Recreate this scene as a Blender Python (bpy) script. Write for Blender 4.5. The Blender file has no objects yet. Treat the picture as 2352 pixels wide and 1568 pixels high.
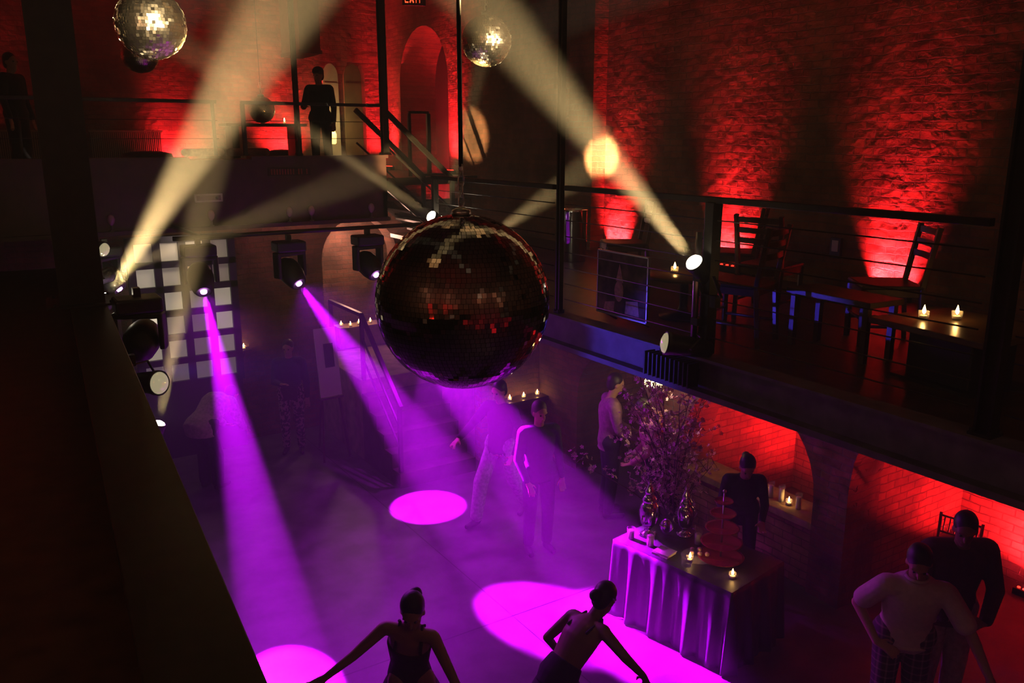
import bpy, bmesh, math, random
from mathutils import Vector, Matrix
random.seed(7)
C = bpy.context.scene.collection
S = bpy.context.scene
PI = math.pi
V = Vector

# ---------------------------------------------------------------- camera
cd = bpy.data.cameras.new('camera'); cam = bpy.data.objects.new('camera', cd); C.objects.link(cam)
S.camera = cam
cd.sensor_width = 36.0; cd.lens = 1930.0 / 2352.0 * 36.0; cd.clip_start = 0.05
cam.location = (0, 0, 4.5)
cam.rotation_euler = (math.radians(90 - 13.57), 0, math.radians(-32.7))

# ---------------------------------------------------------------- world, exposure, sampling
w = bpy.data.worlds.new('world'); S.world = w; w.use_nodes = True
w.node_tree.nodes['Background'].inputs[0].default_value = (0.0, 0.0, 0.0, 1)
w.node_tree.nodes['Background'].inputs[1].default_value = 0.3
# --- haze: one even, thin scattering medium through the whole hall
vs = w.node_tree.nodes.new('ShaderNodeVolumeScatter'); vs.inputs['Density'].default_value = 0.022
vs.inputs['Anisotropy'].default_value = 0.2
w.node_tree.links.new(vs.outputs[0], w.node_tree.nodes['World Output'].inputs['Volume'])
S.view_settings.view_transform = 'Standard'; S.view_settings.look = 'None'
S.view_settings.gamma = 1; S.view_settings.use_curve_mapping = False
S.view_settings.exposure = 0.0
cy = S.cycles
cy.max_bounces = 4; cy.diffuse_bounces = 2; cy.glossy_bounces = 2; cy.transmission_bounces = 4
cy.volume_bounces = 0; cy.transparent_max_bounces = 6
cy.use_adaptive_sampling = True; cy.adaptive_threshold = 0.1
cy.use_denoising = True
cy.sample_clamp_indirect = 3.0; cy.sample_clamp_direct = 0.0
cy.caustics_reflective = False; cy.caustics_refractive = False

WARM = (1.0, 0.67, 0.27); PURPLE = (0.60, 0.0015, 1.0); RED = (1.0, 0.018, 0.030); AMBER = (1.0, 0.50, 0.16)

def lamp(kind, loc, power, color, size=0.05, angle=None, target=None, blend=0.15, name='lamp_light'):
    ld = bpy.data.lights.new(name, kind); o = bpy.data.objects.new(name, ld); C.objects.link(o)
    o.location = loc; ld.energy = power; ld.color = color
    if kind == 'AREA': ld.size = size
    else: ld.shadow_soft_size = size
    if kind == 'SPOT':
        ld.spot_size = math.radians(angle); ld.spot_blend = blend
    if target is not None:
        o.rotation_euler = (V(target) - V(loc)).to_track_quat('-Z', 'Y').to_euler()
    return o

# --- moving heads (purple) : four on the pipe, aimed at the dance floor
HEADS = [((2.05, 9.50, 3.02), (1.80, 6.30, 0.0), 12.0, 60000),
         ((3.05, 9.50, 3.00), (4.22, 5.95, 0.0), 15.5, 34000),
         ((4.02, 9.50, 3.01), (4.85, 5.15, 0.0), 16.5, 48000),
         ((4.98, 9.50, 3.00), (4.42, 8.83, 0.0), 19.0, 12000)]
# --- warm profile lamps : position, target, cone, power
BEAMS = [((4.00, 3.98, 3.69), (2.45, 3.88, 5.05), 9.5, 24000),
         ((0.86, 7.44, 3.22), (1.98, 6.80, 5.10), 15.0, 34000),
         ((0.90, 7.62, 3.40), (4.54, 10.41, 4.07), 7.0, 12000),
         ((3.86, 7.45, 3.74), (1.31, 6.98, 5.32), 5.5, 12000),
         ((4.12, 7.75, 3.66), (4.63, 7.69, 5.46), 7.5, 5000),
         ((4.28, 7.20, 3.50), (6.98, 8.80, 4.22), 9.5, 11000),
         ((1.19, 7.75, 1.98), (1.66, 7.70, 3.70), 9.0, 17000)]
# ---------------------------------------------------------------- materials
def nmat(name):
    m = bpy.data.materials.new(name); m.use_nodes = True
    nt = m.node_tree; b = nt.nodes['Principled BSDF']
    return m, nt, b
def mat(name, col, rough=0.6, metal=0.0, noise=0.0, scale=20, emit=None, es=0.0, bump=0.0, alpha=None, trans=0.0, col2=None):
    m, nt, b = nmat(name)
    b.inputs['Base Color'].default_value = (*col, 1); b.inputs['Roughness'].default_value = rough
    b.inputs['Metallic'].default_value = metal
    if trans: b.inputs['Transmission Weight'].default_value = trans; b.inputs['IOR'].default_value = 1.3
    if alpha is not None: b.inputs['Alpha'].default_value = alpha
    if emit: b.inputs['Emission Color'].default_value = (*emit, 1); b.inputs['Emission Strength'].default_value = es
    if noise or bump:
        tc = nt.nodes.new('ShaderNodeTexCoord'); n = nt.nodes.new('ShaderNodeTexNoise')
        n.inputs['Scale'].default_value = scale; n.inputs['Detail'].default_value = 4
        nt.links.new(tc.outputs['Object'], n.inputs['Vector'])
        if noise:
            r = nt.nodes.new('ShaderNodeValToRGB')
            c2 = col2 or tuple(min(1, c * (1 + noise)) for c in col)
            c1 = tuple(c * (1 - noise) for c in col)
            r.color_ramp.elements[0].position = 0.3; r.color_ramp.elements[1].position = 0.7
            r.color_ramp.elements[0].color = (*c1, 1); r.color_ramp.elements[1].color = (*c2, 1)
            nt.links.new(n.outputs['Fac'], r.inputs['Fac']); nt.links.new(r.outputs['Color'], b.inputs['Base Color'])
        if bump:
            bp = nt.nodes.new('ShaderNodeBump'); bp.inputs['Strength'].default_value = bump; bp.inputs['Distance'].default_value = 0.02
            nt.links.new(n.outputs['Fac'], bp.inputs['Height']); nt.links.new(bp.outputs['Normal'], b.inputs['Normal'])
    return m
def brick(name, c1, c2, mortar, axis='X', bw=0.22, bh=0.075, rough_wall=1.0):
    """bricks laid in world units on a wall whose plane normal runs along `axis`"""
    m, nt, b = nmat(name)
    geo = nt.nodes.new('ShaderNodeNewGeometry'); sep = nt.nodes.new('ShaderNodeSeparateXYZ')
    nt.links.new(geo.outputs['Position'], sep.inputs[0])
    cmb = nt.nodes.new('ShaderNodeCombineXYZ')
    nt.links.new(sep.outputs['Y' if axis == 'X' else 'X'], cmb.inputs['X']); nt.links.new(sep.outputs['Z'], cmb.inputs['Y'])
    nz = nt.nodes.new('ShaderNodeTexNoise'); nz.inputs['Scale'].default_value = 5.0; nz.inputs['Detail'].default_value = 5
    nt.links.new(geo.outputs['Position'], nz.inputs['Vector'])
    mx = nt.nodes.new('ShaderNodeMixRGB'); mx.blend_type = 'LINEAR_LIGHT'; mx.inputs['Fac'].default_value = 0.030 * rough_wall
    nt.links.new(cmb.outputs[0], mx.inputs['Color1']); nt.links.new(nz.outputs['Color'], mx.inputs['Color2'])
    br = nt.nodes.new('ShaderNodeTexBrick')
    br.inputs['Scale'].default_value = 1.0; br.inputs['Brick Width'].default_value = bw; br.inputs['Row Height'].default_value = bh
    br.inputs['Mortar Size'].default_value = 0.007; br.inputs['Mortar Smooth'].default_value = 0.35
    br.inputs['Color1'].default_value = (*c1, 1); br.inputs['Color2'].default_value = (*c2, 1); br.inputs['Mortar'].default_value = (*mortar, 1)
    nt.links.new(mx.outputs['Color'], br.inputs['Vector'])
    n2 = nt.nodes.new('ShaderNodeTexNoise'); n2.inputs['Scale'].default_value = 1.7; n2.inputs['Detail'].default_value = 6; n2.inputs['Roughness'].default_value = 0.65
    nt.links.new(geo.outputs['Position'], n2.inputs['Vector'])
    rp = nt.nodes.new('ShaderNodeValToRGB'); rp.color_ramp.elements[0].position = 0.36; rp.color_ramp.elements[0].color = (0.22, 0.22, 0.22, 1)
    rp.color_ramp.elements[1].position = 0.62; rp.color_ramp.elements[1].color = (1, 1, 1, 1)
    nt.links.new(n2.outputs['Fac'], rp.inputs['Fac'])
    ml = nt.nodes.new('ShaderNodeMixRGB'); ml.blend_type = 'MULTIPLY'; ml.inputs['Fac'].default_value = 0.85
    nt.links.new(br.outputs['Color'], ml.inputs['Color1']); nt.links.new(rp.outputs['Color'], ml.inputs['Color2'])
    nt.links.new(ml.outputs['Color'], b.inputs['Base Color'])
    n3 = nt.nodes.new('ShaderNodeTexNoise'); n3.inputs['Scale'].default_value = 9; n3.inputs['Detail'].default_value = 6
    nt.links.new(geo.outputs['Position'], n3.inputs['Vector'])
    sub = nt.nodes.new('ShaderNodeMath'); sub.operation = 'MULTIPLY_ADD'; sub.inputs[1].default_value = -0.75
    nt.links.new(br.outputs['Fac'], sub.inputs[0]); nt.links.new(n3.outputs['Fac'], sub.inputs[2])
    bp = nt.nodes.new('ShaderNodeBump'); bp.inputs['Strength'].default_value = 0.9; bp.inputs['Distance'].default_value = 0.03 * rough_wall
    nt.links.new(sub.outputs[0], bp.inputs['Height']); nt.links.new(bp.outputs['Normal'], b.inputs['Normal'])
    b.inputs['Roughness'].default_value = 0.85
    return m
M = {}
M['steel'] = mat('black_steel', (0.022, 0.018, 0.014), 0.38, 0.3, noise=0.4, scale=12)
M['beam'] = mat('painted_steel_beam', (0.035, 0.028, 0.028), 0.5, 0.1, noise=0.35, scale=6)
M['black'] = mat('black_plastic', (0.014, 0.014, 0.016), 0.45)
M['chrome'] = mat('chrome', (0.85, 0.85, 0.88), 0.10, 1.0)
M['steel_bright'] = mat('brushed_steel', (0.55, 0.53, 0.5), 0.3, 1.0)
M['wood_dark'] = mat('dark_wood', (0.055, 0.026, 0.014), 0.35, noise=0.5, scale=9)
M['wood_table'] = mat('varnished_table_wood', (0.10, 0.055, 0.025), 0.28, noise=0.3, scale=14)
M['leather'] = mat('black_leather', (0.02, 0.015, 0.013), 0.4)
M['paint_white'] = mat('white_paint', (0.72, 0.68, 0.6), 0.6)
M['wax'] = mat('ivory_wax', (0.85, 0.78, 0.62), 0.5)
M['glass'] = mat('clear_glass', (0.95, 0.95, 0.95), 0.03, 0, alpha=0.10)
M['flame'] = mat('candle_flame', (1, 0.6, 0.2), 1, emit=(1.0, 0.52, 0.14), es=45)
M['lens_warm'] = mat('lit_warm_lens', (1, 0.9, 0.7), 1, emit=(1.0, 0.88, 0.62), es=30)
M['lens_dim'] = mat('lamp_glass', (0.55, 0.5, 0.35), 0.15, 0.6, emit=(1.0, 0.85, 0.5), es=0.35)
M['lens_purple'] = mat('lit_purple_lens', (1, 0.6, 1), 1, emit=(0.85, 0.3, 1.0), es=12)
M['led_red'] = mat('lit_red_led', (1, 0.1, 0.1), 1, emit=(1.0, 0.02, 0.01), es=6)
M['skin'] = mat('skin', (0.42, 0.22, 0.15), 0.55)
M['skin_dark'] = mat('brown_skin', (0.26, 0.13, 0.08), 0.55)
M['hair'] = mat('dark_hair', (0.012, 0.008, 0.006), 0.5, noise=0.4, scale=60)
M['hair_grey'] = mat('short_grey_brown_hair', (0.06, 0.045, 0.035), 0.6)

# ---------------------------------------------------------------- mesh builder
class MB:
    def __init__(s): s.v = []; s.f = []; s.sm = []
    def add(s, vs, fs, smooth=False):
        n = len(s.v); s.v += [tuple(v) for v in vs]; s.f += [tuple(i + n for i in f) for f in fs]; s.sm += [smooth] * len(fs); return s
    def box(s, c, d, R=None):
        c = V(c); hx, hy, hz = d[0] / 2, d[1] / 2, d[2] / 2
        vs = [V((x, y, z)) for x in (-hx, hx) for y in (-hy, hy) for z in (-hz, hz)]
        if R is not None:
            if isinstance(R, (int, float)): R = Matrix.Rotation(R, 3, 'Z')
            vs = [R @ v for v in vs]
        return s.add([c + v for v in vs], [(0, 1, 3, 2), (4, 6, 7, 5), (0, 4, 5, 1), (2, 3, 7, 6), (0, 2, 6, 4), (1, 5, 7, 3)])
    def bx(s, x0, x1, y0, y1, z0, z1):
        return s.box(((x0 + x1) / 2, (y0 + y1) / 2, (z0 + z1) / 2), (abs(x1 - x0), abs(y1 - y0), abs(z1 - z0)))
    def loft(s, rings, caps=True, smooth=True):
        n = len(rings[0]); vs = [p for r in rings for p in r]; fs = []
        for i in range(len(rings) - 1):
            for j in range(n):
                k = (j + 1) % n; fs.append((i * n + j, i * n + k, (i + 1) * n + k, (i + 1) * n + j))
        if caps: fs.append(tuple(range(n))[::-1]); fs.append(tuple(range((len(rings) - 1) * n, len(rings) * n)))
        return s.add(vs, fs, smooth)
    def tube(s, pts, rad, n=10, smooth=True):
        pts = [V(p) for p in pts]; rads = rad if isinstance(rad, (list, tuple)) else [rad] * len(pts); rings = []
        up = None
        for i, p in enumerate(pts):
            d = (pts[min(i + 1, len(pts) - 1)] - pts[max(i - 1, 0)]).normalized()
            if up is None: up = V((0, 0, 1)) if abs(d.z) < 0.9 else V((1, 0, 0))
            a = d.cross(up).normalized(); b = a.cross(d).normalized(); up = b
            rings.append([p + (a * math.cos(t) + b * math.sin(t)) * rads[i] for t in [2 * PI * j / n for j in range(n)]])
        return s.loft(rings, True, smooth)
    def cyl(s, p0, p1, r0, r1=None, n=16, smooth=True): return s.tube([p0, p1], [r0, r0 if r1 is None else r1], n, smooth)
    def bar(s, p0, p1, w, h):
        p0, p1 = V(p0), V(p1); d = p1 - p0; q = d.to_track_quat('Y', 'Z').to_matrix()
        return s.box((p0 + p1) / 2, (w, d.length, h), q)
    def lathe(s, c, prof, n=24, M3=None, smooth=True):
        c = V(c); rings = []
        for r, z in prof:
            ring = [V((max(r, 0.0005) * math.cos(2 * PI * j / n), max(r, 0.0005) * math.sin(2 * PI * j / n), z)) for j in range(n)]
            if M3 is not None: ring = [M3 @ v for v in ring]
            rings.append([c + v for v in ring])
        return s.loft(rings, True, smooth)
    def ell(s, c, r, n=16, M3=None):
        if isinstance(r, (int, float)): r = (r, r, r)
        m = max(6, n // 2); c = V(c); rings = []
        for i in range(m + 1):
            t = PI * i / m; t = min(max(t, 0.02), PI - 0.02)
            ring = [V((r[0] * math.sin(t) * math.cos(2 * PI * j / n), r[1] * math.sin(t) * math.sin(2 * PI * j / n), -r[2] * math.cos(t))) for j in range(n)]
            if M3 is not None: ring = [M3 @ v for v in ring]
            rings.append([c + v for v in ring])
        return s.loft(rings, True, True)
    def cap(s, p0, p1, r0, r1=None, n=12):           # tapered capsule
        r1 = r0 if r1 is None else r1; p0, p1 = V(p0), V(p1); d = (p1 - p0)
        L = d.length
        if L < 1e-5: return s.ell(p0, r0, n)
        q = d.to_track_quat('Z', 'Y').to_matrix(); prof = []
        for k in range(4): t = PI / 2 * k / 4; prof.append((r0 * math.sin(t) + 0.0006, -r0 * math.cos(t)))
        prof.append((r0, 0)); prof.append((r1, L))
        for k in range(1, 5): t = PI / 2 * k / 4; prof.append((r1 * math.cos(t) + 0.0006, L + r1 * math.sin(t)))
        return s.lathe(p0, prof, n, q)
    def prism(s, poly, plane, t0, t1):
        """extrude a 2D polygon: plane 'X' -> (y,z) profile from x=t0..t1 ; 'Y' -> (x,z) ; 'Z' -> (x,y)"""
        def P(a, b, t): return (t, a, b) if plane == 'X' else ((a, t, b) if plane == 'Y' else (a, b, t))
        n = len(poly); vs = [P(a, b, t0) for a, b in poly] + [P(a, b, t1) for a, b in poly]
        fs = [tuple(range(n))[::-1], tuple(range(n, 2 * n))] + [(i, (i + 1) % n, n + (i + 1) % n, n + i) for i in range(n)]
        return s.add(vs, fs)
    def build(s, name, m=None, parent=None, bevel=0.0, remesh=0.0):
        me = bpy.data.meshes.new(name); me.from_pydata(s.v, [], s.f); me.update()
        me.polygons.foreach_set('use_smooth', s.sm)
        bm = bmesh.new(); bm.from_mesh(me); bmesh.ops.recalc_face_normals(bm, faces=bm.faces); bm.to_mesh(me); bm.free()
        o = bpy.data.objects.new(name, me); C.objects.link(o)
        if isinstance(m, str): m = M[m]
        if m: me.materials.append(m)
        if parent is not None: o.parent = parent
        if bevel:
            b = o.modifiers.new('bevel', 'BEVEL'); b.width = bevel; b.segments = 2; b.limit_method = 'ANGLE'
        if remesh:
            r = o.modifiers.new('remesh', 'REMESH'); r.mode = 'VOXEL'; r.voxel_size = remesh; r.use_smooth_shade = True
            sm = o.modifiers.new('smooth', 'SMOOTH'); sm.factor = 0.5; sm.iterations = 4
        return o
def thing(name, label, cat, loc=(0, 0, 0), rz=0, group=None):
    o = bpy.data.objects.new(name, None); C.objects.link(o); o.empty_display_size = 0.1
    o.location = loc; o.rotation_euler = (0, 0, rz); o['label'] = label; o['category'] = cat
    if group: o['group'] = group
    return o
def tag(o, label, cat, group=None):
    o['label'] = label; o['category'] = cat
    if group: o['group'] = group
    return o
def struct(o): o['kind'] = 'structure'; return o
def dup(root, loc=None, rz=None, label=None, group=None):
    r = root.copy(); C.objects.link(r)
    if loc is not None: r.location = loc
    if rz is not None: r.rotation_euler = (0, 0, rz)
    if label: r['label'] = label
    if group: r['group'] = group
    for ch in list(root.children):
        c = ch.copy(); C.objects.link(c); c.parent = r
        for g in ch.children:
            d = g.copy(); C.objects.link(d); d.parent = c
    return r
# ---------------------------------------------------------------- the setting
XW, XD, ZD = 7.2, 4.12, 3.04           # upper right wall, balcony edge, balcony deck level
BR1 = brick('old_red_brick', (0.30, 0.12, 0.07), (0.19, 0.085, 0.055), (0.20, 0.15, 0.11), 'X')
BR2 = brick('old_red_brick_back', (0.30, 0.12, 0.07), (0.19, 0.085, 0.055), (0.20, 0.15, 0.11), 'Y')
BR3 = brick('alcove_brick', (0.42, 0.17, 0.09), (0.27, 0.10, 0.06), (0.17, 0.08, 0.05), 'Y', 0.24, 0.085, 0.6)
BR4 = brick('alcove_brick_rear', (0.42, 0.20, 0.12), (0.30, 0.13, 0.08), (0.14, 0.06, 0.045), 'X', 0.24, 0.085, 0.6)

# floor: dark sealed concrete with straight seams
fm, nt, b = nmat('sealed_dark_floor')
geo = nt.nodes.new('ShaderNodeNewGeometry'); sep = nt.nodes.new('ShaderNodeSeparateXYZ'); nt.links.new(geo.outputs['Position'], sep.inputs[0])
def seam(axis, pos, wd):
    a = nt.nodes.new('ShaderNodeMath'); a.operation = 'SUBTRACT'; a.inputs[1].default_value = pos; nt.links.new(sep.outputs[axis], a.inputs[0])
    c = nt.nodes.new('ShaderNodeMath'); c.operation = 'ABSOLUTE'; nt.links.new(a.outputs[0], c.inputs[0])
    d = nt.nodes.new('ShaderNodeMath'); d.operation = 'LESS_THAN'; d.inputs[1].default_value = wd; nt.links.new(c.outputs[0], d.inputs[0]); return d
s1 = seam('Y', 6.14, 0.008); s2 = seam('X', 3.95, 0.006)
mx = nt.nodes.new('ShaderNodeMath'); mx.operation = 'MAXIMUM'; nt.links.new(s1.outputs[0], mx.inputs[0]); nt.links.new(s2.outputs[0], mx.inputs[1])
nz = nt.nodes.new('ShaderNodeTexNoise'); nz.inputs['Scale'].default_value = 3; nz.inputs['Detail'].default_value = 8; nt.links.new(geo.outputs['Position'], nz.inputs['Vector'])
rp = nt.nodes.new('ShaderNodeValToRGB'); rp.color_ramp.elements[0].color = (0.07, 0.06, 0.06, 1); rp.color_ramp.elements[1].color = (0.14, 0.125, 0.125, 1)
rp.color_ramp.elements[0].position = 0.35; rp.color_ramp.elements[1].position = 0.65
nt.links.new(nz.outputs['Fac'], rp.inputs['Fac'])
mc = nt.nodes.new('ShaderNodeMixRGB'); nt.links.new(mx.outputs[0], mc.inputs['Fac']); nt.links.new(rp.outputs['Color'], mc.inputs['Color1'])
mc.inputs['Color2'].default_value = (0.02, 0.015, 0.015, 1); nt.links.new(mc.outputs['Color'], b.inputs['Base Color']); b.inputs['Roughness'].default_value = 0.42
struct(MB().bx(-5, 10, -4.5, 17, -0.2, 0).build('floor', fm))

CE = mat('dark_ceiling_boards', (0.05, 0.03, 0.022), 0.8, noise=0.4, scale=4)
struct(MB().bx(-5, 10, -4.5, 17, 9.0, 9.2).build('ceiling', CE))

# upper right wall (above the deck), with the arched doorway near the far corner and a brick pier
def arch_poly(y0, y1, z0, zs, n=16):
    r = (y1 - y0) / 2; c = (y0 + y1) / 2
    return [(y0, z0), (y0, zs)] + [(c - r * math.cos(PI * i / n), zs + r * math.sin(PI * i / n)) for i in range(1, n)] + [(y1, zs), (y1, z0)]
def wall_with_arches(mb, plane, t0, t1, a0, a1, z0, z1, arches, n=16):
    """solid wall slab a0..a1 x z0..z1 pierced by round-headed openings reaching down to zb"""
    prev = a0
    for (b0, b1, zb, zs) in sorted(arches):
        mb.prism([(prev, z0), (b0, z0), (b0, z1), (prev, z1)], plane, t0, t1)
        if zb > z0: mb.prism([(b0, z0), (b1, z0), (b1, zb), (b0, zb)], plane, t0, t1)
        r = (b1 - b0) / 2; c = (b0 + b1) / 2
        pts = [(c - r * math.cos(PI * i / n), zs + r * math.sin(PI * i / n)) for i in range(n + 1)]
        for i in range(n):
            mb.prism([pts[i], pts[i + 1], (pts[i + 1][0], z1), (pts[i][0], z1)], plane, t0, t1)
        prev = b1
    mb.prism([(prev, z0), (a1, z0), (a1, z1), (prev, z1)], plane, t0, t1)
    return mb
mb = MB(); wall_with_arches(mb, 'X', XW, XW + 0.75, -4.5, 16.3, 3.0, 9.1, [(13.25, 15.15, 3.0, 5.50)])
mb.bx(XW - 0.22, XW, 8.93, 9.45, 3.04, 9.0)
struct(mb.build('wall_right', BR1))
struct(MB().bx(XW + 0.75, 9.7, 12.6, 16.3, 2.9, 3.04).bx(9.5, 9.7, 12.4, 16.5, 3, 8).bx(XW + 0.75, 9.6, 12.2, 12.4, 3, 8).build('wall_far_vestibule', BR1))

# lower right arcade (under the balcony) with three alcoves
XA = 6.7
mb = MB(); wall_with_arches(mb, 'X', XA, XA + 0.5, -4.5, 9.7, 0.0, 2.9, [(1.6, 4.52, 0, 1.25), (4.90, 6.75, 0.0, 1.02), (7.25, 8.78, 0.0, 1.05)])
struct(mb.build('wall_right_lower', BR1))
mb = MB()
for y in (1.45, 4.52, 4.78, 6.75, 7.1, 8.78): mb.bx(XA + 0.5, 8.75, y, y + 0.12, 0, 2.9)
struct(mb.build('wall_alcove_sides', BR3))
struct(MB().bx(8.75, 8.95, 1.2, 9.4, 0, 2.9).build('wall_alcove_rear', BR4))

# back walls
mb = MB(); mb.bx(-5, XW + 0.8, 16.0, 16.3, 3.5, 9.1)
struct(mb.build('wall_back', BR2))
mb = MB(); wall_with_arches(mb, 'Y', 12.5, 12.9, -5, 8.0, 0, 3.5, [(4.52, 5.80, 1.2, 2.66)])
mb.bx(4.5, 6.2, 13.6, 13.8, 0, 3.5)
struct(mb.build('wall_back_lower', BR2))
struct(MB().bx(5.72, 7.6, 9.7, 9.9, 0, 2.95).build('wall_back_right', BR2))
struct(MB().bx(-3.6, -3.4, -4.5, 16.3, 0, 9.1).build('wall_left', BR1))
struct(MB().bx(-4, XW + 0.8, -4.4, -4.2, 0, 9.1).build('wall_rear', BR2))

# right balcony deck, its edge girder and underside joists
struct(MB().bx(XD + 0.02, XW, -4.2, 8.0, ZD - 0.06, ZD).bx(5.6, XW, 8.0, 12.3, ZD - 0.06, ZD).build('floor_balcony_right', 'wood_dark'))
mb = MB(); mb.bx(XD - 0.02, XD + 0.02, -4.2, 8.0, 2.83, ZD + 0.01).bx(XD - 0.10, XD + 0.10, -4.2, 8.0, 2.79, 2.83).bx(XD - 0.08, XD + 0.08, -4.2, 8.0, ZD - 0.0, ZD + 0.02)
for k in range(5): mb.bx(XD + 0.02, XA, -2 + 2.4 * k, -1.88 + 2.4 * k, 2.80, 2.98)
struct(mb.build('trim_balcony_girder', mat('girder_paint', (0.13, 0.11, 0.13), 0.55, noise=0.3, scale=8)))
# back gallery floor + deep riveted girder
struct(MB().bx(-3.4, 4.9, 11.05, 16.0, 3.78, 3.9).bx(4.9, XW, 12.3, 16.0, 3.78, 3.9).build('floor_back_gallery', 'wood_dark'))
mb = MB(); mb.bx(-3.4, 4.98, 11.0, 11.06, 3.42, 4.24).bx(-3.4, 4.98, 10.92, 11.14, 3.38, 3.43).bx(-3.4, 2.35, 10.92, 11.14, 4.24, 4.28).bx(3.1, 4.98, 10.92, 11.14, 4.24, 4.28)
mb.bx(4.92, 4.98, 11.0, 12.4, 3.42, 4.0)
struct(mb.build('trim_back_girder', mat('oxide_girder_paint', (0.075, 0.035, 0.03), 0.5, 0.1, noise=0.3, scale=6)))

# near-left gallery: deck, edge beam
q = Matrix.Rotation(math.radians(-3.9), 3, 'Z')
mb = MB(); mb.box((-1.55, 4.6, 2.92), (3.9, 14.0, 0.12), q)
struct(mb.build('floor_balcony_left', 'wood_dark'))
def lw(x, y): v = q @ V((x, y, 0)); return v
mb = MB(); c = q @ V((0.195, 4.6, 0))
mb.box((c.x, c.y, 3.285), (0.25, 14.0, 0.03), q).box((c.x, c.y, 2.85), (0.25, 14.0, 0.03), q).box((c.x, c.y, 3.07), (0.03, 14.0, 0.42), q)
struct(mb.build('trim_left_beam', 'steel', bevel=0.004))
# ---------------------------------------------------------------- steel posts and railings
def bolts(mb, x, y, z0): pass
def post(name, label, x, y, z0, z1, wd=0.13, group=None, rz=0):
    t = thing(name, label, 'post', (x, y, z0), rz, group)
    h = z1 - z0
    mb = MB(); mb.box((0, -wd / 2, h / 2), (wd, 0.014, h)).box((0, wd / 2, h / 2), (wd, 0.014, h)).box((0, 0, h / 2), (0.012, wd, h))
    mb.build('shaft', 'steel', t)
    MB().box((0, 0, 0.008), (wd * 1.6, wd * 1.6, 0.016)).build('base_plate', 'steel', t, bevel=0.002)
    for sx in (-1, 1):
        for sy in (-1, 1):
            MB().cyl((sx * wd * 0.62, sy * wd * 0.62, 0.016), (sx * wd * 0.62, sy * wd * 0.62, 0.032), 0.011, n=6, smooth=False).build('bolt', 'steel', t)
    return t
post('steel_column', 'tall black steel column by the dark girder at the near left of the dance floor', 0.64, 7.0, 3.30, 9.0, 0.30, rz=math.radians(-4))
post('steel_column', 'black steel column at the right edge of the view, on the balcony edge', XD + 0.02, 2.07, 3.06, 9.0, 0.075)
post('steel_column', 'slim black steel column at the far end of the right balcony railing', XD, 5.68, 3.06, 9.0, 0.042)
post('steel_column', 'black steel column on the back gallery where its railing meets the stair', 5.02, 11.1, 4.28, 9.0, 0.085)
post('steel_column', 'thin black steel column on the back gallery left of the person in a cap', 3.78, 11.1, 4.28, 9.0, 0.055)

def railing(label, p0, p1, h, ncab, posts, name='cable_railing', top=0.05):
    """posts: fractions along p0-p1"""
    p0, p1 = V(p0), V(p1); t = thing(name, label, 'railing', p0)
    d = p1 - p0
    MB().bar((0, 0, h), d + V((0, 0, h)), top, 0.04).build('top_rail', 'steel', t, bevel=0.003)
    for fr, wd in posts:
        c = d * fr; MB().box((c.x, c.y, c.z + h / 2), (wd, wd * 0.9, h - 0.03)).build('post', 'steel', t, bevel=0.003)
    for k in range(ncab):
        z = h * (k + 1) / (ncab + 1.0)
        MB().cyl((0, 0, z), d + V((0, 0, z)), 0.0045, n=6).build('cable', 'steel', t)
    return t
railing('black cable railing along the right balcony edge, in front of the chairs and tables', (XD, 5.60, ZD + 0.02), (XD, 2.16, ZD + 0.02), 1.05, 7, [(0.475, 0.085)])
railing('black cable railing on the right balcony beyond the far slim column', (XD, 5.76, ZD + 0.02), (XD, 7.95, ZD + 0.02), 1.05, 7, [(0.98, 0.06)])
railing('black cable railing at the near end of the right balcony, right of its last column', (XD, 1.98, ZD + 0.02), (XD, -1.5, ZD + 0.02), 1.05, 7, [(0.97, 0.07)])
railing('black railing at the front of the back gallery, before the person in a cap', (3.05, 11.06, 4.28), (4.96, 11.06, 4.28), 0.66, 2, [(0.01, 0.05), (0.38, 0.03)])
railing('black railing along the left half of the back gallery, before the slatted screens', (-2.2, 11.06, 4.28), (2.75, 11.06, 4.28), 0.66, 2, [(0.2, 0.04), (0.5, 0.04), (0.99, 0.04)])

# stair from the back gallery down to the right balcony
t = thing('steel_stair', 'black steel stair descending from the back gallery to the right balcony', 'stairs', (5.05, 11.2, 3.04))
for k, yy in enumerate((0.0, 0.95)):
    MB().bar((0, yy, 0.86), (1.0, yy, 0.0), 0.05, 0.16).build('stringer', 'steel', t)
for k in range(5): MB().box((0.10 + 0.19 * k, 0.47, 0.74 - 0.165 * k), (0.2, 0.92, 0.03)).build('tread', 'steel', t)
for yy in (0.0, 0.95):
    MB().bar((-0.02, yy, 1.88), (1.08, yy, 0.88), 0.05, 0.07).build('handrail', 'steel', t, bevel=0.004)
    MB().bar((-0.02, yy, 1.40), (1.08, yy, 0.42), 0.02, 0.025).build('lower_rail', 'steel', t)
    MB().box((1.08, yy, 0.46), (0.06, 0.05, 0.92)).build('newel_post', 'steel', t)
    MB().bar((1.08, yy, 0.90), (1.5, yy, 0.90), 0.05, 0.04).build('handrail', 'steel', t)
railing('black railing beside the arched red doorway at the head of the stair', (6.0, 12.35, 3.90), (6.35, 12.35, 3.90), 1.0, 1, [(0.02, 0.05), (0.98, 0.06)])

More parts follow.
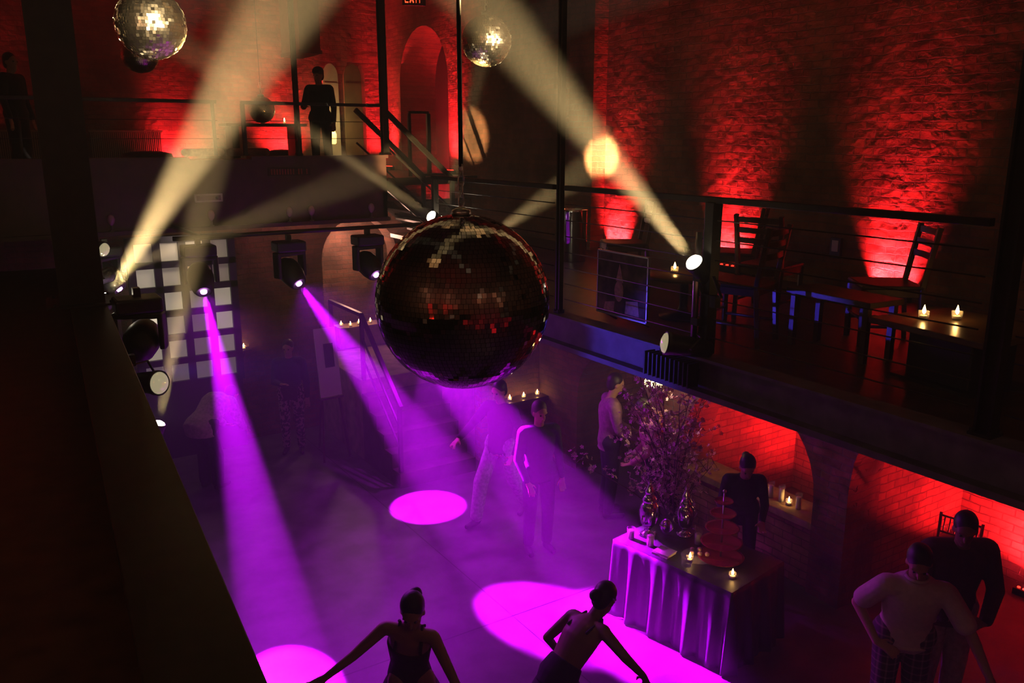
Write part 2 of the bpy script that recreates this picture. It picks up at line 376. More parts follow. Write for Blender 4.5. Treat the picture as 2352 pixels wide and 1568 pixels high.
# roof truss over the back gallery
t = thing('roof_truss', 'dark steel roof truss spanning above the back gallery', 'truss', (0, 10.9, 6.55))
MB().bx(-3.4, 7.2, -0.07, 0.07, -0.06, 0.06).build('bottom_chord', 'steel', t)
for k, x in enumerate((-2.0, 0.9, 3.78, 6.6)):
    MB().bx(x - 0.04, x + 0.04, -0.04, 0.04, 0.06, 1.7).build('strut', 'steel', t)
for a, b_ in ((-2.0, 0.9), (0.9, -2.0), (3.78, 0.9), (3.78, 6.6), (2.6, 3.78), (5.0, 3.78)):
    MB().bar((a, 0, 0.05), (b_, 0, 1.6), 0.06, 0.09).build('diagonal', 'steel', t)
MB().bx(-3.4, 7.2, -0.07, 0.07, 1.6, 1.75).build('top_chord', 'steel', t)
MB().box((3.78, 0, 0), (0.5, 0.16, 0.3)).build('gusset_plate', 'steel', t)
t = thing('timber_beam', 'dark square timber hanging below the truss beside the white arched shutters', 'beam', (5.42, 15.2, 5.95))
MB().bx(-0.19, 0.19, -0.2, 0.8, 0.0, 2.0).build('timber', 'wood_dark', t, bevel=0.01)
MB().bx(-0.21, 0.21, -0.22, 0.8, 0.0, 0.06).build('end_strap', 'steel', t)

# ---------------------------------------------------------------- stage lights
def rot_to(d): return V(d).normalized().to_track_quat('Z', 'Y').to_matrix()
def moving_head(label, pivot, target, lit=True, group='moving head lights under the back gallery', scale=1.0, hang=True):
    pv = V(pivot); d = (V(target) - pv).normalized(); t = thing('moving_head_light', label, 'stage light', pivot, 0, group)
    s = scale; up = 1 if hang else -1
    MB().box((0, 0, up * 0.30 * s), (0.34 * s, 0.26 * s, 0.12 * s)).build('base', 'black', t, bevel=0.02)
    q = rot_to(V((d.x, d.y, 0))) if abs(d.x) + abs(d.y) > 0.01 else Matrix.Identity(3)
    side = V((d.y, -d.x, 0)).normalized() if abs(d.x) + abs(d.y) > 0.01 else V((1, 0, 0))
    mb = MB(); a = math.atan2(side.y, side.x)
    mb.box((0, 0, up * 0.215 * s), (0.36 * s, 0.12 * s, 0.05 * s), a)
    for k in (-1, 1): mb.box(side * 0.17 * s * k + V((0, 0, up * 0.09 * s)), (0.045 * s, 0.12 * s, 0.30 * s), a)
    mb.build('yoke', 'black', t, bevel=0.015)
    R3 = rot_to(d)
    prof = [(0.05, -0.17), (0.09, -0.155), (0.125, -0.10), (0.14, 0.0), (0.13, 0.09), (0.105, 0.17), (0.085, 0.20), (0.075, 0.20), (0.07, 0.185)]
    MB().lathe((0, 0, 0), [(r * s, z * s) for r, z in prof], 24, R3).build('head', 'black', t)
    if lit: MB().lathe((0, 0, 0), [(0.035 * s, 0.186 * s), (0.034 * s, 0.205 * s), (0.01, 0.212 * s)], 20, R3).build('lens', 'lens_purple', t)
    else: MB().lathe((0, 0, 0), [(0.06 * s, 0.186 * s), (0.05 * s, 0.20 * s), (0.01, 0.205 * s)], 20, R3).build('lens', 'lens_dim', t)
    if hang: MB().box((0, 0, 0.39 * s), (0.05, 0.07, 0.08)).build('clamp', 'steel', t)
    return t, pv + d * 0.235 * s, d
labs = ['black moving head light, leftmost under the back gallery, before the white grid',
        'black moving head light, middle of the three seen under the back gallery',
        'black moving head light, before the pinkish brick niche under the back gallery',
        'black moving head light hung behind the large mirror ball']
for (pv, tg, ang, pw), lb in zip(HEADS, labs):
    t, tip, d = moving_head(lb, pv, tg)
    t['group'] = 'moving head lights under the back gallery'
    lamp('SPOT', tip, pw, PURPLE, 0.03, ang, tg, 0.12 if ang > 18 else 0.4)
    lamp('SPOT', tip, 190, PURPLE, 0.04, 105, tg, 0.9)  # added wide spill in place of purple light scattered through the haze
t = thing('lighting_pipe', 'black pipe carrying the moving heads below the back gallery', 'pipe', (3.5, 9.5, 3.46))
MB().cyl((-1.7, 0, 0), (1.75, 0, 0), 0.025).build('tube', 'steel', t)
for x in (-1.4, 1.6): MB().bar((x, 0, 0), (x, 1.5, 0.0), 0.03, 0.03).build('bracket', 'steel', t)

def par_can(label, pos, target, lens='lens_warm', r=0.085, L=0.30, group=None, mount=(0, 0, 0.16)):
    p = V(pos); d = (V(target) - p).normalized(); R3 = rot_to(d)
    t = thing('profile_spotlight', label, 'stage light', pos, 0, group)
    MB().lathe((0, 0, 0), [(0.03, -L), (r * 0.75, -L + 0.02), (r * 0.9, -L * 0.45), (r, -0.02), (r * 1.08, 0.0), (r * 1.08, 0.03), (r * 0.94, 0.03), (r * 0.92, 0.006)], 28, R3).build('can', 'black', t)
    MB().lathe((0, 0, 0), [(r * 0.94, 0.028), (r * 0.84, 0.042), (r * 0.45, 0.056), (0.002, 0.060)], 28, R3).build('lens', lens, t)
    side = d.cross(V((0, 0, 1))).normalized(); m = V(mount); c = -d * L * 0.4
    mb = MB()
    for k in (-1, 1): mb.bar(c + side * (r + 0.02) * k, m + side * (r + 0.02) * k * 0.98, 0.02, 0.006)
    mb.bar(m - side * (r + 0.02), m + side * (r + 0.02), 0.02, 0.008)
    mb.build('yoke', 'black', t)
    MB().box(m + m.normalized() * 0.04, (0.05, 0.05, 0.08)).build('clamp', 'steel', t)
    return t
plabs = ['white lit spotlight on the balcony post, its round lens glaring at the viewer',
         'warm lit spotlight hung beside the near left column, the higher of its pair',
         'warm lit spotlight beside the near left column, throwing the flat shallow beam',
         'warm spotlight behind the big mirror ball aiming at the large upper left mirror ball',
         'warm spotlight behind the big mirror ball aiming straight up at the smaller mirror ball',
         'warm spotlight behind the big mirror ball aiming at the red brick wall',
         'warm spotlight low behind the near left girder sending a shaft up across the white grid']
mounts = [(0.06, -0.10, -0.20), (-0.16, 0.03, 0.02), (-0.14, 0.06, 0.12), (0.0, 0.2, -0.16), (0.1, 0.2, -0.16), (-0.10, 0.05, -0.10), (0.0, 0.0, -0.20)]
for (pos, tg, ang, pw), lb, mt in zip(BEAMS, plabs, mounts):
    par_can(lb, pos, tg, r=0.075 if pos[0] > 4 else 0.06, L=0.28, mount=mt)
    d = (V(tg) - V(pos)).normalized(); lamp('SPOT', V(pos) + d * 0.10, pw, WARM, 0.045, ang, tg, 0.55)
par_can('unlit black spotlight with pale lens on the balcony post, below the glaring one', (3.86, 4.05, 3.16), (2.9, 4.6, 3.34), 'lens_dim', 0.075, 0.30, mount=(0.2, -0.06, 0.05))
par_can('small unlit spotlight with pale lens hung highest beside the near left column', (0.88, 7.62, 3.62), (2.2, 6.0, 3.2), 'lens_dim', 0.06, 0.22, mount=(-0.12, 0.03, 0.05))
par_can('spotlight with round pale lens hung outside the near left girder', (0.98, 6.24, 2.80), (2.1, 4.4, 3.0), 'lens_dim', 0.085, 0.25, mount=(-0.12, 0.03, 0.15))
moving_head('black moving head light standing dark beside the near left girder', (0.97, 6.66, 3.02), (1.6, 8.0, 3.6), lit=False, group=None, scale=0.95)
t, tip, d = moving_head('moving head light half hidden by the near left column, showing a small purple lens', (1.02, 8.55, 3.25), (3.0, 6.8, 0.3), group=None, scale=0.8)

t = thing('lighting_stand', 'black tripod stand holding the low warm spotlight behind the near left girder', 'stand', (1.19, 7.75, 0))
MB().cyl((0, 0, 0.3), (0, 0, 1.76), 0.018).build('pole', 'steel', t)
for k in range(3): MB().bar((0, 0, 0.75), (0.45 * math.cos(k * 2.1), 0.45 * math.sin(k * 2.1), 0.01), 0.02, 0.02).build('leg', 'steel', t)
# clamp pipe beside the middle post, catching the light
t = thing('lighting_stand_pipe', 'pale upright pipe clamped beside the middle railing post', 'pipe', (4.05, 4.02, 3.05))
MB().cyl((0, 0, 0), (0, 0, 0.85), 0.022).build('tube', 'steel_bright', t)
for z in (0.25, 0.55): MB().box((0.02, -0.02, z), (0.09, 0.06, 0.05)).build('clamp', 'steel', t)

# ---------------------------------------------------------------- mirror balls
def tile_mat(name, rough, tint=(0.9, 0.88, 0.85)):
    return mat(name, tint, rough, 1.0)
M['mirror'] = tile_mat('mirror_tile', 0.035, (0.62, 0.60, 0.58)); M['mirror_soft'] = tile_mat('mirror_tile_soft', 0.27, (0.95, 0.80, 0.55))
def mirror_ball(label, c, r, rows, m, tilt, chain, pole=None):
    rnd = random.Random(int(r * 1000) + rows)
    t = thing('mirror_ball', label, 'mirror ball', c)
    mb = MB()
    for i in range(rows):
        t0 = PI * (i + 0.03) / rows; t1 = PI * (i + 0.97) / rows; tm = (t0 + t1) / 2
        n = max(4, int(round(2 * rows * math.sin(tm)))); off = rnd.random()
        for j in range(n):
            p0 = 2 * PI * (j + off + 0.04) / n; p1 = 2 * PI * (j + off + 0.96) / n; pm = (p0 + p1) / 2
            def P(th, ph): return V((math.sin(th) * math.cos(ph), math.sin(th) * math.sin(ph), math.cos(th))) * r
            q = [P(t0, p0), P(t1, p0), P(t1, p1), P(t0, p1)]; cc = sum(q, V()) / 4; nn = cc.normalized()
            ax = V((rnd.uniform(-1, 1), rnd.uniform(-1, 1), rnd.uniform(-1, 1))).cross(nn).normalized()
            R = Matrix.Rotation(rnd.gauss(0, tilt), 3, ax); e = nn * 0.004
            q = [cc + R @ (p - cc) for p in q]; b2 = [p - e * 2 for p in q]
            mb.add(q + b2, [(0, 1, 2, 3), (0, 4, 5, 1), (1, 5, 6, 2), (2, 6, 7, 3), (3, 7, 4, 0)])
    mb.build('mirror_tiles', m, t)
    MB().ell((0, 0, 0), r * 0.988, 40).build('core', 'black', t)
    MB().lathe((0, 0, 0), [(0.05, r - 0.005), (0.05, r + 0.02), (0.02, r + 0.035), (0.0, r + 0.04)], 16).build('top_cap', 'steel_bright', t)
    z = r + 0.035
    for k in range(chain):
        ring = []; a = (k % 2) * PI / 2; L = 0.032; W = 0.016
        for j in range(15):
            u = 2 * PI * j / 14; x = W * math.cos(u); zz = L * math.sin(u)
            ring.append((x * math.cos(a), x * math.sin(a), z + L + zz))
        MB().tube(ring, 0.0045, 6).build('chain_link', 'steel_bright', t); z += L * 2 - 0.012
    MB().cyl((0, 0, z - 0.005), (0, 0, 9.0 - c[2]), pole or 0.005, n=8).build('hanging_rod' if pole else 'cable', 'steel', t)
    return t
mirror_ball('very large dark mirror ball hanging in the centre over the dance floor', (2.12, 3.78, 3.67), 0.455, 58, 'mirror', 0.03, 4, 0.012)
mirror_ball('brightly lit golden mirror ball at upper left, biggest of the two lit ones', (1.31, 6.98, 5.32), 0.25, 34, 'mirror_soft', 0.13, 3)
mirror_ball('smaller lit mirror ball at the top centre above the large dark one', (4.63, 7.69, 5.46), 0.25, 34, 'mirror_soft', 0.13, 6)
mirror_ball('dark unlit mirror ball half hidden behind the golden one', (2.02, 11.6, 5.50), 0.22, 30, 'mirror_soft', 0.05, 3)
mirror_ball('dark mirror ball low over the back gallery, seen through its railing', (3.98, 13.3, 4.93), 0.20, 30, 'mirror_soft', 0.05, 3)
# ---------------------------------------------------------------- LED uplights along the walls (each a lamp with its own light)
def uplight(label, loc, power, lean, group, wide=42, length=0.30, axis='Y', light_z=0.10):
    t = thing('led_uplight', label, 'uplight', loc, 0, group)
    d = (0.09, length, 0.07) if axis == 'Y' else (length, 0.09, 0.07)
    MB().box((0, 0, 0.035), d).build('housing', 'black', t, bevel=0.006)
    for k in range(5):
        o = (k - 2) * length / 5.5; c = (0, o) if axis == 'Y' else (o, 0)
        MB().cyl((c[0], c[1], 0.068), (c[0], c[1], 0.078), 0.016, n=10).build('led', 'led_red', t)
    ld = bpy.data.lights.new('led_light', 'AREA'); o = bpy.data.objects.new('led_light', ld); C.objects.link(o)
    ld.shape = 'RECTANGLE'; ld.size = length * 0.95; ld.size_y = 0.07; ld.spread = math.radians(wide); ld.energy = power; ld.color = RED
    o.location = V(loc) + V((0, 0, 0.085)); d = V(lean).normalized()
    x = V((0, 1, 0)) if axis == 'Y' else V((1, 0, 0)); zz = -d; yy = zz.cross(x).normalized(); x = yy.cross(zz)
    o.rotation_euler = Matrix((x, yy, zz)).transposed().to_euler()
    return t
G1 = 'red uplights along the right balcony wall'
for lb, y, pw in (('glowing red uplight on the balcony beside the brick pier, farthest of the row', 8.62, 240),
                  ('glowing red uplight on the balcony behind the ladder-back chairs', 6.62, 240),
                  ('glowing red uplight on the balcony behind the candle-lit table', 4.62, 260)):
    uplight(lb, (XW - 0.065, y, ZD), pw * 0.25, (0.27, 0, 1), G1, 58, 0.45)
G2 = 'red uplights on the back gallery'
uplight('glowing red uplight at the left jamb of the arched doorway', (XW - 0.12, 15.50, 3.90), 24, (0.1, 0, 1), G2, 40)
uplight('glowing red uplight at the right jamb of the arched doorway', (XW - 0.12, 13.02, 3.90), 40, (0.1, 0, 1), G2, 45)
uplight('glowing red uplight in the back corner beside the arched shutters', (7.02, 15.86, 3.90), 22, (0, 0.1, 1), G2, 45, axis='X')
uplight('red uplight behind the low table on the back gallery', (5.15, 15.8, 3.90), 80, (0, 0.12, 1), G2, 100, axis='X')
uplight('red uplight at the far left of the back gallery wall', (-0.8, 15.8, 3.90), 110, (0, 0.12, 1), G2, 130, axis='X')
uplight('red uplight on the back gallery wall behind the slatted screen', (3.15, 15.8, 3.90), 60, (0, 0.12, 1), G2, 130, axis='X')
uplight('red uplight inside the arched doorway, hidden by its jamb', (8.1, 15.2, 3.04), 130, (-0.1, -0.1, 1), G2, 120)
G3 = 'red uplights in the lower arches'
uplight('red uplight in the middle lower arch', (8.45, 5.3, 0.0), 260, (0.1, 0.35, 1), G3, 130)
uplight('red uplight in the nearest lower arch', (8.5, 3.6, 0.0), 200, (0.1, 0.2, 1), G3, 130)
G4 = 'red uplights on the gallery behind the viewer'
for y in (-0.5, -2.0, 1.5): uplight('red uplight along the wall behind the viewer', (-3.2, y, 3.0), 12, (-0.1, 0, 1), G4, 90)
for x in (-1.5, 1.0, 3.5, 6.0): uplight('red uplight on the floor of the rear wall', (x, -4.0, 0.0), 16, (0, -0.1, 1), G4, 100, axis='X')


# pin spots added to brighten the small mirror balls, and one blue lamp
for lb, pos, tg, pw, ang in (('added pin spot behind the viewer aimed at the golden mirror ball', (1.6, -3.6, 6.6), (1.31, 6.98, 5.30), 30000, 2.7), ('added pin spot behind the viewer aimed at the smaller lit mirror ball', (5.2, -3.5, 6.6), (4.63, 7.69, 5.44), 26000, 2.5)):
    par_can(lb, pos, tg, r=0.05, L=0.2); d = (V(tg) - V(pos)).normalized(); lamp('SPOT', V(pos) + d * 0.1, pw, (1.0, 0.8, 0.5), 0.03, ang, tg, 0.3)
bp_ = (0.84, 6.95, 2.72); bt = (4.02, 4.72, 2.93)
par_can('small blue-gelled spotlight tucked under the near left girder', bp_, bt, 'lens_dim', r=0.05, L=0.2, mount=(-0.06, 0.0, 0.08))
d = (V(bt) - V(bp_)).normalized(); lamp('SPOT', V(bp_) + d * 0.1, 480, (0.10, 0.06, 1.0), 0.03, 17, bt, 0.8)
# ---------------------------------------------------------------- people
def cloth(name, col, noise=0.25, scale=30, rough=0.85): M[name] = mat(name, col, rough, noise=noise, scale=scale)
cloth('purple_shirt', (0.33, 0.16, 0.24)); cloth('pink_shirt', (0.42, 0.18, 0.20)); cloth('black_cloth', (0.018, 0.015, 0.018)); cloth('dark_trousers', (0.025, 0.022, 0.035))
cloth('pale_trousers', (0.50, 0.44, 0.46)); cloth('light_tinted_polo', (0.62, 0.44, 0.46), 0.08); cloth('brown_shirt', (0.07, 0.025, 0.02)); cloth('light_chinos', (0.42, 0.30, 0.32)); cloth('grey_tunic', (0.45, 0.32, 0.34))  # white polo tinted pink to stand in for purple light on it
cloth('maroon_dress', (0.05, 0.012, 0.03)); cloth('dark_dress', (0.02, 0.012, 0.022)); cloth('shoe_leather', (0.02, 0.014, 0.012), 0.1, 30, 0.4); cloth('dark_jacket', (0.016, 0.018, 0.024))
# plaid and leopard-like prints, laid in object space
def print_mat(name, kind):
    m, nt, b = nmat(name); tc = nt.nodes.new('ShaderNodeTexCoord'); b.inputs['Roughness'].default_value = 0.85
    if kind == 'plaid':
        sep = nt.nodes.new('ShaderNodeSeparateXYZ'); nt.links.new(tc.outputs['Object'], sep.inputs[0]); outs = []
        for ax, f in (('X', 17.0), ('Z', 17.0)):
            a = nt.nodes.new('ShaderNodeMath'); a.operation = 'MULTIPLY'; a.inputs[1].default_value = f; nt.links.new(sep.outputs[ax], a.inputs[0])
            c = nt.nodes.new('ShaderNodeMath'); c.operation = 'FRACT'; nt.links.new(a.outputs[0], c.inputs[0])
            d = nt.nodes.new('ShaderNodeMath'); d.operation = 'GREATER_THAN'; d.inputs[1].default_value = 0.78; nt.links.new(c.outputs[0], d.inputs[0]); outs.append(d)
        ad = nt.nodes.new('ShaderNodeMath'); ad.operation = 'ADD'; nt.links.new(outs[0].outputs[0], ad.inputs[0]); nt.links.new(outs[1].outputs[0], ad.inputs[1])
        r = nt.nodes.new('ShaderNodeValToRGB'); r.color_ramp.elements[0].color = (0.05, 0.03, 0.04, 1); r.color_ramp.elements[1].color = (0.36, 0.22, 0.22, 1)
        hf = nt.nodes.new('ShaderNodeMath'); hf.operation = 'MULTIPLY'; hf.inputs[1].default_value = 0.5; nt.links.new(ad.outputs[0], hf.inputs[0]); nt.links.new(hf.outputs[0], r.inputs['Fac'])
    else:
        v = nt.nodes.new('ShaderNodeTexNoise'); v.inputs['Scale'].default_value = 26; nt.links.new(tc.outputs['Object'], v.inputs['Vector'])
        r = nt.nodes.new('ShaderNodeValToRGB'); r.color_ramp.elements[0].color = (0.03, 0.02, 0.03, 1); r.color_ramp.elements[1].color = (0.40, 0.28, 0.26, 1)
        r.color_ramp.elements[0].position = 0.47; r.color_ramp.elements[1].position = 0.53; nt.links.new(v.outputs['Fac'], r.inputs['Fac'])
    nt.links.new(r.outputs['Color'], b.inputs['Base Color']); M[name] = m
print_mat('plaid_shorts', 'plaid'); print_mat('patterned_trousers', 'spots')

BASE = dict(pelvis=(0, 0, 0.95), chest=(0, 0, 1.28), neck=(0, -0.01, 1.47), head=(0, 0.02, 1.62),
            shR=(0.185, 0, 1.41), elR=(0.235, 0.0, 1.12), haR=(0.245, 0.07, 0.88), fR=(0.245, 0.10, 0.70),
            shL=(-0.185, 0, 1.41), elL=(-0.235, 0.0, 1.12), haL=(-0.245, 0.07, 0.88), fL=(-0.245, 0.10, 0.70),
            hiR=(0.095, 0, 0.92), knR=(0.105, 0.02, 0.50), anR=(0.11, -0.02, 0.09), toR=(0.13, 0.15, 0.03),
            hiL=(-0.095, 0, 0.92), knL=(-0.105, 0.02, 0.50), anL=(-0.11, -0.02, 0.09), toL=(-0.13, 0.15, 0.03))
def person(label, loc, rz, pose=None, face=(0, 1, 0), h=1.0, top=None, legs=None, sleeve='long', leglen='long', hair='short', skin='skin', cap=None, vox=0.011, skirt=None, shoes=True, build=1.0, top_drop=0.0, hair_mat='hair', low=0):
    J = {k: V(v) for k, v in BASE.items()}
    for k, v in (pose or {}).items(): J[k] = V(v)
    J = {k: v * h for k, v in J.items()}
    t = thing('person', label, 'person', loc, rz)
    B = build * h
    fx = V(face).normalized(); side = fx.cross(V((0, 0, 1))).normalized(); upv = side.cross(fx).normalized()
    R3 = Matrix((side, fx, upv)).transposed()
    sh = (J['shR'] - J['shL']).normalized(); hp = (J['hiR'] - J['hiL']).normalized()
    def torso(mb, g, drop=0.0, neck=True, low=0):
        P, Cc, N = J['pelvis'], J['chest'], J['neck']
        def ring(c, axis, s, rx, ry, n=20):
            axis = axis.normalized(); s = (s - axis * s.dot(axis)).normalized(); f = axis.cross(s)
            return [c + s * (rx * B + g) * math.cos(2 * PI * i / n) + f * (ry * B + g) * math.sin(2 * PI * i / n) for i in range(n)]
        a1 = (Cc - P).normalized(); a2 = (N - Cc).normalized(); am = (a1 + a2).normalized()
        rs = []
        if drop: rs.append(ring(P - V((0, 0, drop)), V((0, 0, 1)), hp, 0.165, 0.125))
        rs += [ring(P - a1 * 0.10 * h, a1, hp, 0.135 if not drop else 0.165, 0.105), ring(P, a1, hp, 0.168, 0.118), ring(P.lerp(Cc, 0.42), a1, (hp + sh), 0.138, 0.102),
               ring(Cc, am, sh, 0.165, 0.118), ring(Cc.lerp(N, 0.48), a2, sh, 0.172, 0.108), ring(Cc.lerp(N, 0.78), a2, sh, 0.12, 0.08)]
        rs.append(ring(N, a2, sh, 0.058, 0.058))
        if low: rs = rs[:-3] if low == 1 else rs[:-4]
        mb.loft(rs)
        if not low: mb.cap(J['shL'].lerp(N, 0.1), J['shR'].lerp(N, 0.1), 0.058 * B + g)
        if neck: mb.cap(N - a2 * 0.03, J['head'] - upv * 0.04 * h, 0.055 * h)
    body = MB(); torso(body, -0.004)
    H = J['head']; k = h
    body.ell(H + upv * 0.03 * k - fx * 0.012 * k, (0.074 * k, 0.093 * k, 0.095 * k), 20, R3)
    body.ell(H - upv * 0.035 * k + fx * 0.018 * k, (0.057 * k, 0.066 * k, 0.078 * k), 16, R3)
    body.ell(H - upv * 0.093 * k + fx * 0.05 * k, 0.026 * k, 10, R3)
    body.cap(H + upv * 0.028 * k + fx * 0.080 * k, H - upv * 0.016 * k + fx * 0.102 * k, 0.008 * k, 0.014 * k, 8)
    body.cap(H - upv * 0.055 * k + fx * 0.081 * k - side * 0.018 * k, H - upv * 0.055 * k + fx * 0.081 * k + side * 0.018 * k, 0.009 * k)
    for s in (-1, 1):
        body.ell(H + side * s * 0.074 * k - fx * 0.005 * k, (0.011 * k, 0.020 * k, 0.031 * k), 10, R3)
        body.cap(H + upv * 0.038 * k + fx * 0.078 * k + side * s * 0.014 * k, H + upv * 0.036 * k + fx * 0.066 * k + side * s * 0.046 * k, 0.010 * k)
    for sx in 'RL':
        s_, e_, w_, f_ = J['sh' + sx], J['el' + sx], J['ha' + sx], J['f' + sx]
        body.cap(s_, e_, 0.050 * B, 0.038 * B); body.cap(e_, w_, 0.038 * B, 0.026 * B)
        # hand: palm plus five bent fingers
        d = (f_ - w_).normalized(); HL = 0.185 * h
        out = (V((1 if sx == 'R' else -1, 0, 0))); pl = d.cross(out)
        pl = pl.normalized() if pl.length > 0.1 else V((0, 1, 0)); wd = d.cross(pl).normalized()   # wd: across the palm, pl: palm normal
        if sx == 'R': thumb_side = 1
        else: thumb_side = -1
        for q_ in (-0.025, -0.008, 0.010, 0.026): body.cap(w_ + wd * q_ * 0.6 * h, w_ + d * HL * 0.5 + wd * q_ * h, 0.016 * h, 0.0125 * h, 8)
        for i, (q_, L) in enumerate(((-0.036, 0.060), (-0.013, 0.076), (0.011, 0.082), (0.034, 0.074))):
            b0 = w_ + d * HL * 0.50 + wd * q_ * h * 0.9; b1 = b0 + (d * 0.85 + wd * q_ * 4 + pl * 0.12).normalized() * L * 0.5 * h
            b2 = b1 + (d * 0.8 + wd * q_ * 2 + pl * 0.55).normalized() * L * 0.5 * h
            body.cap(b0, b1, 0.010 * h, 0.009 * h, 8); body.cap(b1, b2, 0.009 * h, 0.0075 * h, 8)
        tb = w_ + d * HL * 0.18 + wd * 0.026 * h; t1 = tb + (d * 0.6 + wd * 0.75 + pl * 0.3).normalized() * 0.045 * h; t2 = t1 + (d * 0.9 + wd * 0.25 + pl * 0.3).normalized() * 0.032 * h
        body.cap(tb, t1, 0.014 * h, 0.011 * h, 8); body.cap(t1, t2, 0.011 * h, 0.009 * h, 8)
        hi, kn, an, to = J['hi' + sx], J['kn' + sx], J['an' + sx], J['to' + sx]
        body.cap(hi, kn, 0.080 * B, 0.052 * B); body.cap(kn, kn.lerp(an, 0.35), 0.052 * B, 0.052 * B); body.cap(kn.lerp(an, 0.35), an, 0.052 * B, 0.034 * B)
        body.cap(an + V((0, 0, -0.045)) * h, to, 0.036 * h, 0.024 * h)
    body.build('body', skin, t, remesh=vox)
    for s in (-1, 1):
        e = MB().ell(H + upv * 0.016 * k + fx * 0.074 * k + side * s * 0.031 * k, 0.0105 * k, 10).build('eye', 'hair', t)
    if top:
        mb = MB(); torso(mb, 0.016 if not low else 0.008, top_drop, False, low)
        if low:
            for s in (-1, 1): mb.tube([J['chest'].lerp(J['neck'], 0.3) + sh * 0.10 * s * B + fx * 0.11, J['neck'] + sh * 0.085 * s * B + V((0, 0, 0.015)), J['chest'].lerp(J['neck'], 0.3) + sh * 0.10 * s * B - fx * 0.10], 0.014, 8)
        for sx in 'RL':
            s_, e_, w_ = J['sh' + sx], J['el' + sx], J['ha' + sx]
            if sleeve == 'long': mb.cap(s_, e_, 0.066 * B, 0.052 * B); mb.cap(e_, e_.lerp(w_, 0.93), 0.052 * B, 0.040 * B)
            elif sleeve == 'short': mb.cap(s_, s_.lerp(e_, 0.72), 0.068 * B, 0.070 * B)
        mb.build('shirt' if not skirt else 'dress_bodice', top, t, remesh=vox)
    if sleeve == 'short' and top == 'light_tinted_polo':
        MB().tube([J['neck'] + V((0.075 * math.cos(a), 0.068 * math.sin(a), 0.012 - 0.012 * math.sin(a))) for a in [2 * PI * i / 16 for i in range(17)]], 0.012, 8).build('collar', top, t)
    if legs:
        mb = MB(); a1 = (J['chest'] - J['pelvis']).normalized()
        P = J['pelvis']; mb.cap(J['hiL'] + a1 * 0.03, J['hiR'] + a1 * 0.03, 0.112 * B); mb.cap(J['hiL'] + a1 * 0.08, J['hiR'] + a1 * 0.08, 0.095 * B)
        for sx in 'RL':
            hi, kn, an = J['hi' + sx], J['kn' + sx], J['an' + sx]
            g = 1.0 if leglen != 'wide' else 1.25
            mb.cap(hi, kn, 0.100 * B, 0.074 * B * g)
            if leglen in ('long', 'wide'): mb.cap(kn, an + V((0, 0, 0.02)), 0.072 * B * g, 0.062 * B * g)
            else: mb.cap(kn, kn.lerp(an, 0.12), 0.078 * B, 0.080 * B)
        mb.build('shorts' if leglen == 'short' else 'trousers', legs, t, remesh=vox)
    if skirt:
        z1, rad, zb = skirt; P = J['pelvis']; rings = []
        n = 40
        for i in range(9):
            u = i / 8; c = P.lerp(V((P.x * 0.6 + (J['anL'].x + J['anR'].x) * 0.2, P.y * 0.6 + (J['anL'].y + J['anR'].y) * 0.2, zb * h)), u)
            r = (0.15 + (rad - 0.15) * u ** 0.8) * h
            rings.append([c + V((math.cos(2 * PI * j / n) * r * (1 + 0.07 * u * math.sin(9 * 2 * PI * j / n)), math.sin(2 * PI * j / n) * r * (0.8 + 0.2 * u) * (1 + 0.07 * u * math.sin(9 * 2 * PI * j / n)), 0)) for j in range(n)])
        o = MB().loft(rings, caps=False).build('skirt', top, t); so = o.modifiers.new('thick', 'SOLIDIFY'); so.thickness = 0.006
    if shoes:
        for sx in 'RL':
            an, to = J['an' + sx], J['to' + sx]; mb = MB(); mb.cap(an + V((0, -0.02, -0.05)) * h, to + V((0, 0, 0.006)), 0.046 * h, 0.036 * h); mb.build('shoe', 'shoe_leather', t, remesh=0.012)
    mb = MB(); Hc = H + upv * 0.03 * k - fx * 0.012 * k
    if hair in ('short', 'bun', 'long'):
        mb.ell(Hc + upv * 0.018 * k - fx * 0.016 * k, (0.083 * k, 0.097 * k, 0.096 * k), 20, R3)
        mb.ell(Hc - upv * 0.03 * k - fx * 0.04 * k, (0.076 * k, 0.066 * k, 0.085 * k), 16, R3)
        if hair == 'bun': mb.ell(Hc - fx * 0.125 * k - upv * 0.03 * k, 0.046 * k, 14)
        if hair == 'long':
            mb.cap(Hc - fx * 0.05 * k, Hc - fx * 0.09 * k - upv * 0.20 * k, 0.085 * k, 0.05 * k)
        mb.build('hair', hair_mat, t, remesh=0.010)
    if cap:
        mb = MB(); mb.ell(Hc + upv * 0.045 * k, (0.092 * k, 0.106 * k, 0.082 * k), 20, R3)
        mb.box(Hc + upv * 0.035 * k + fx * 0.12 * k, (0.13 * k, 0.10 * k, 0.012 * k), R3); mb.build('cap', cap, t, remesh=0.010)
    return t
def toward(x, y, tx=0, ty=0): return math.atan2(-(tx - x), ty - y)
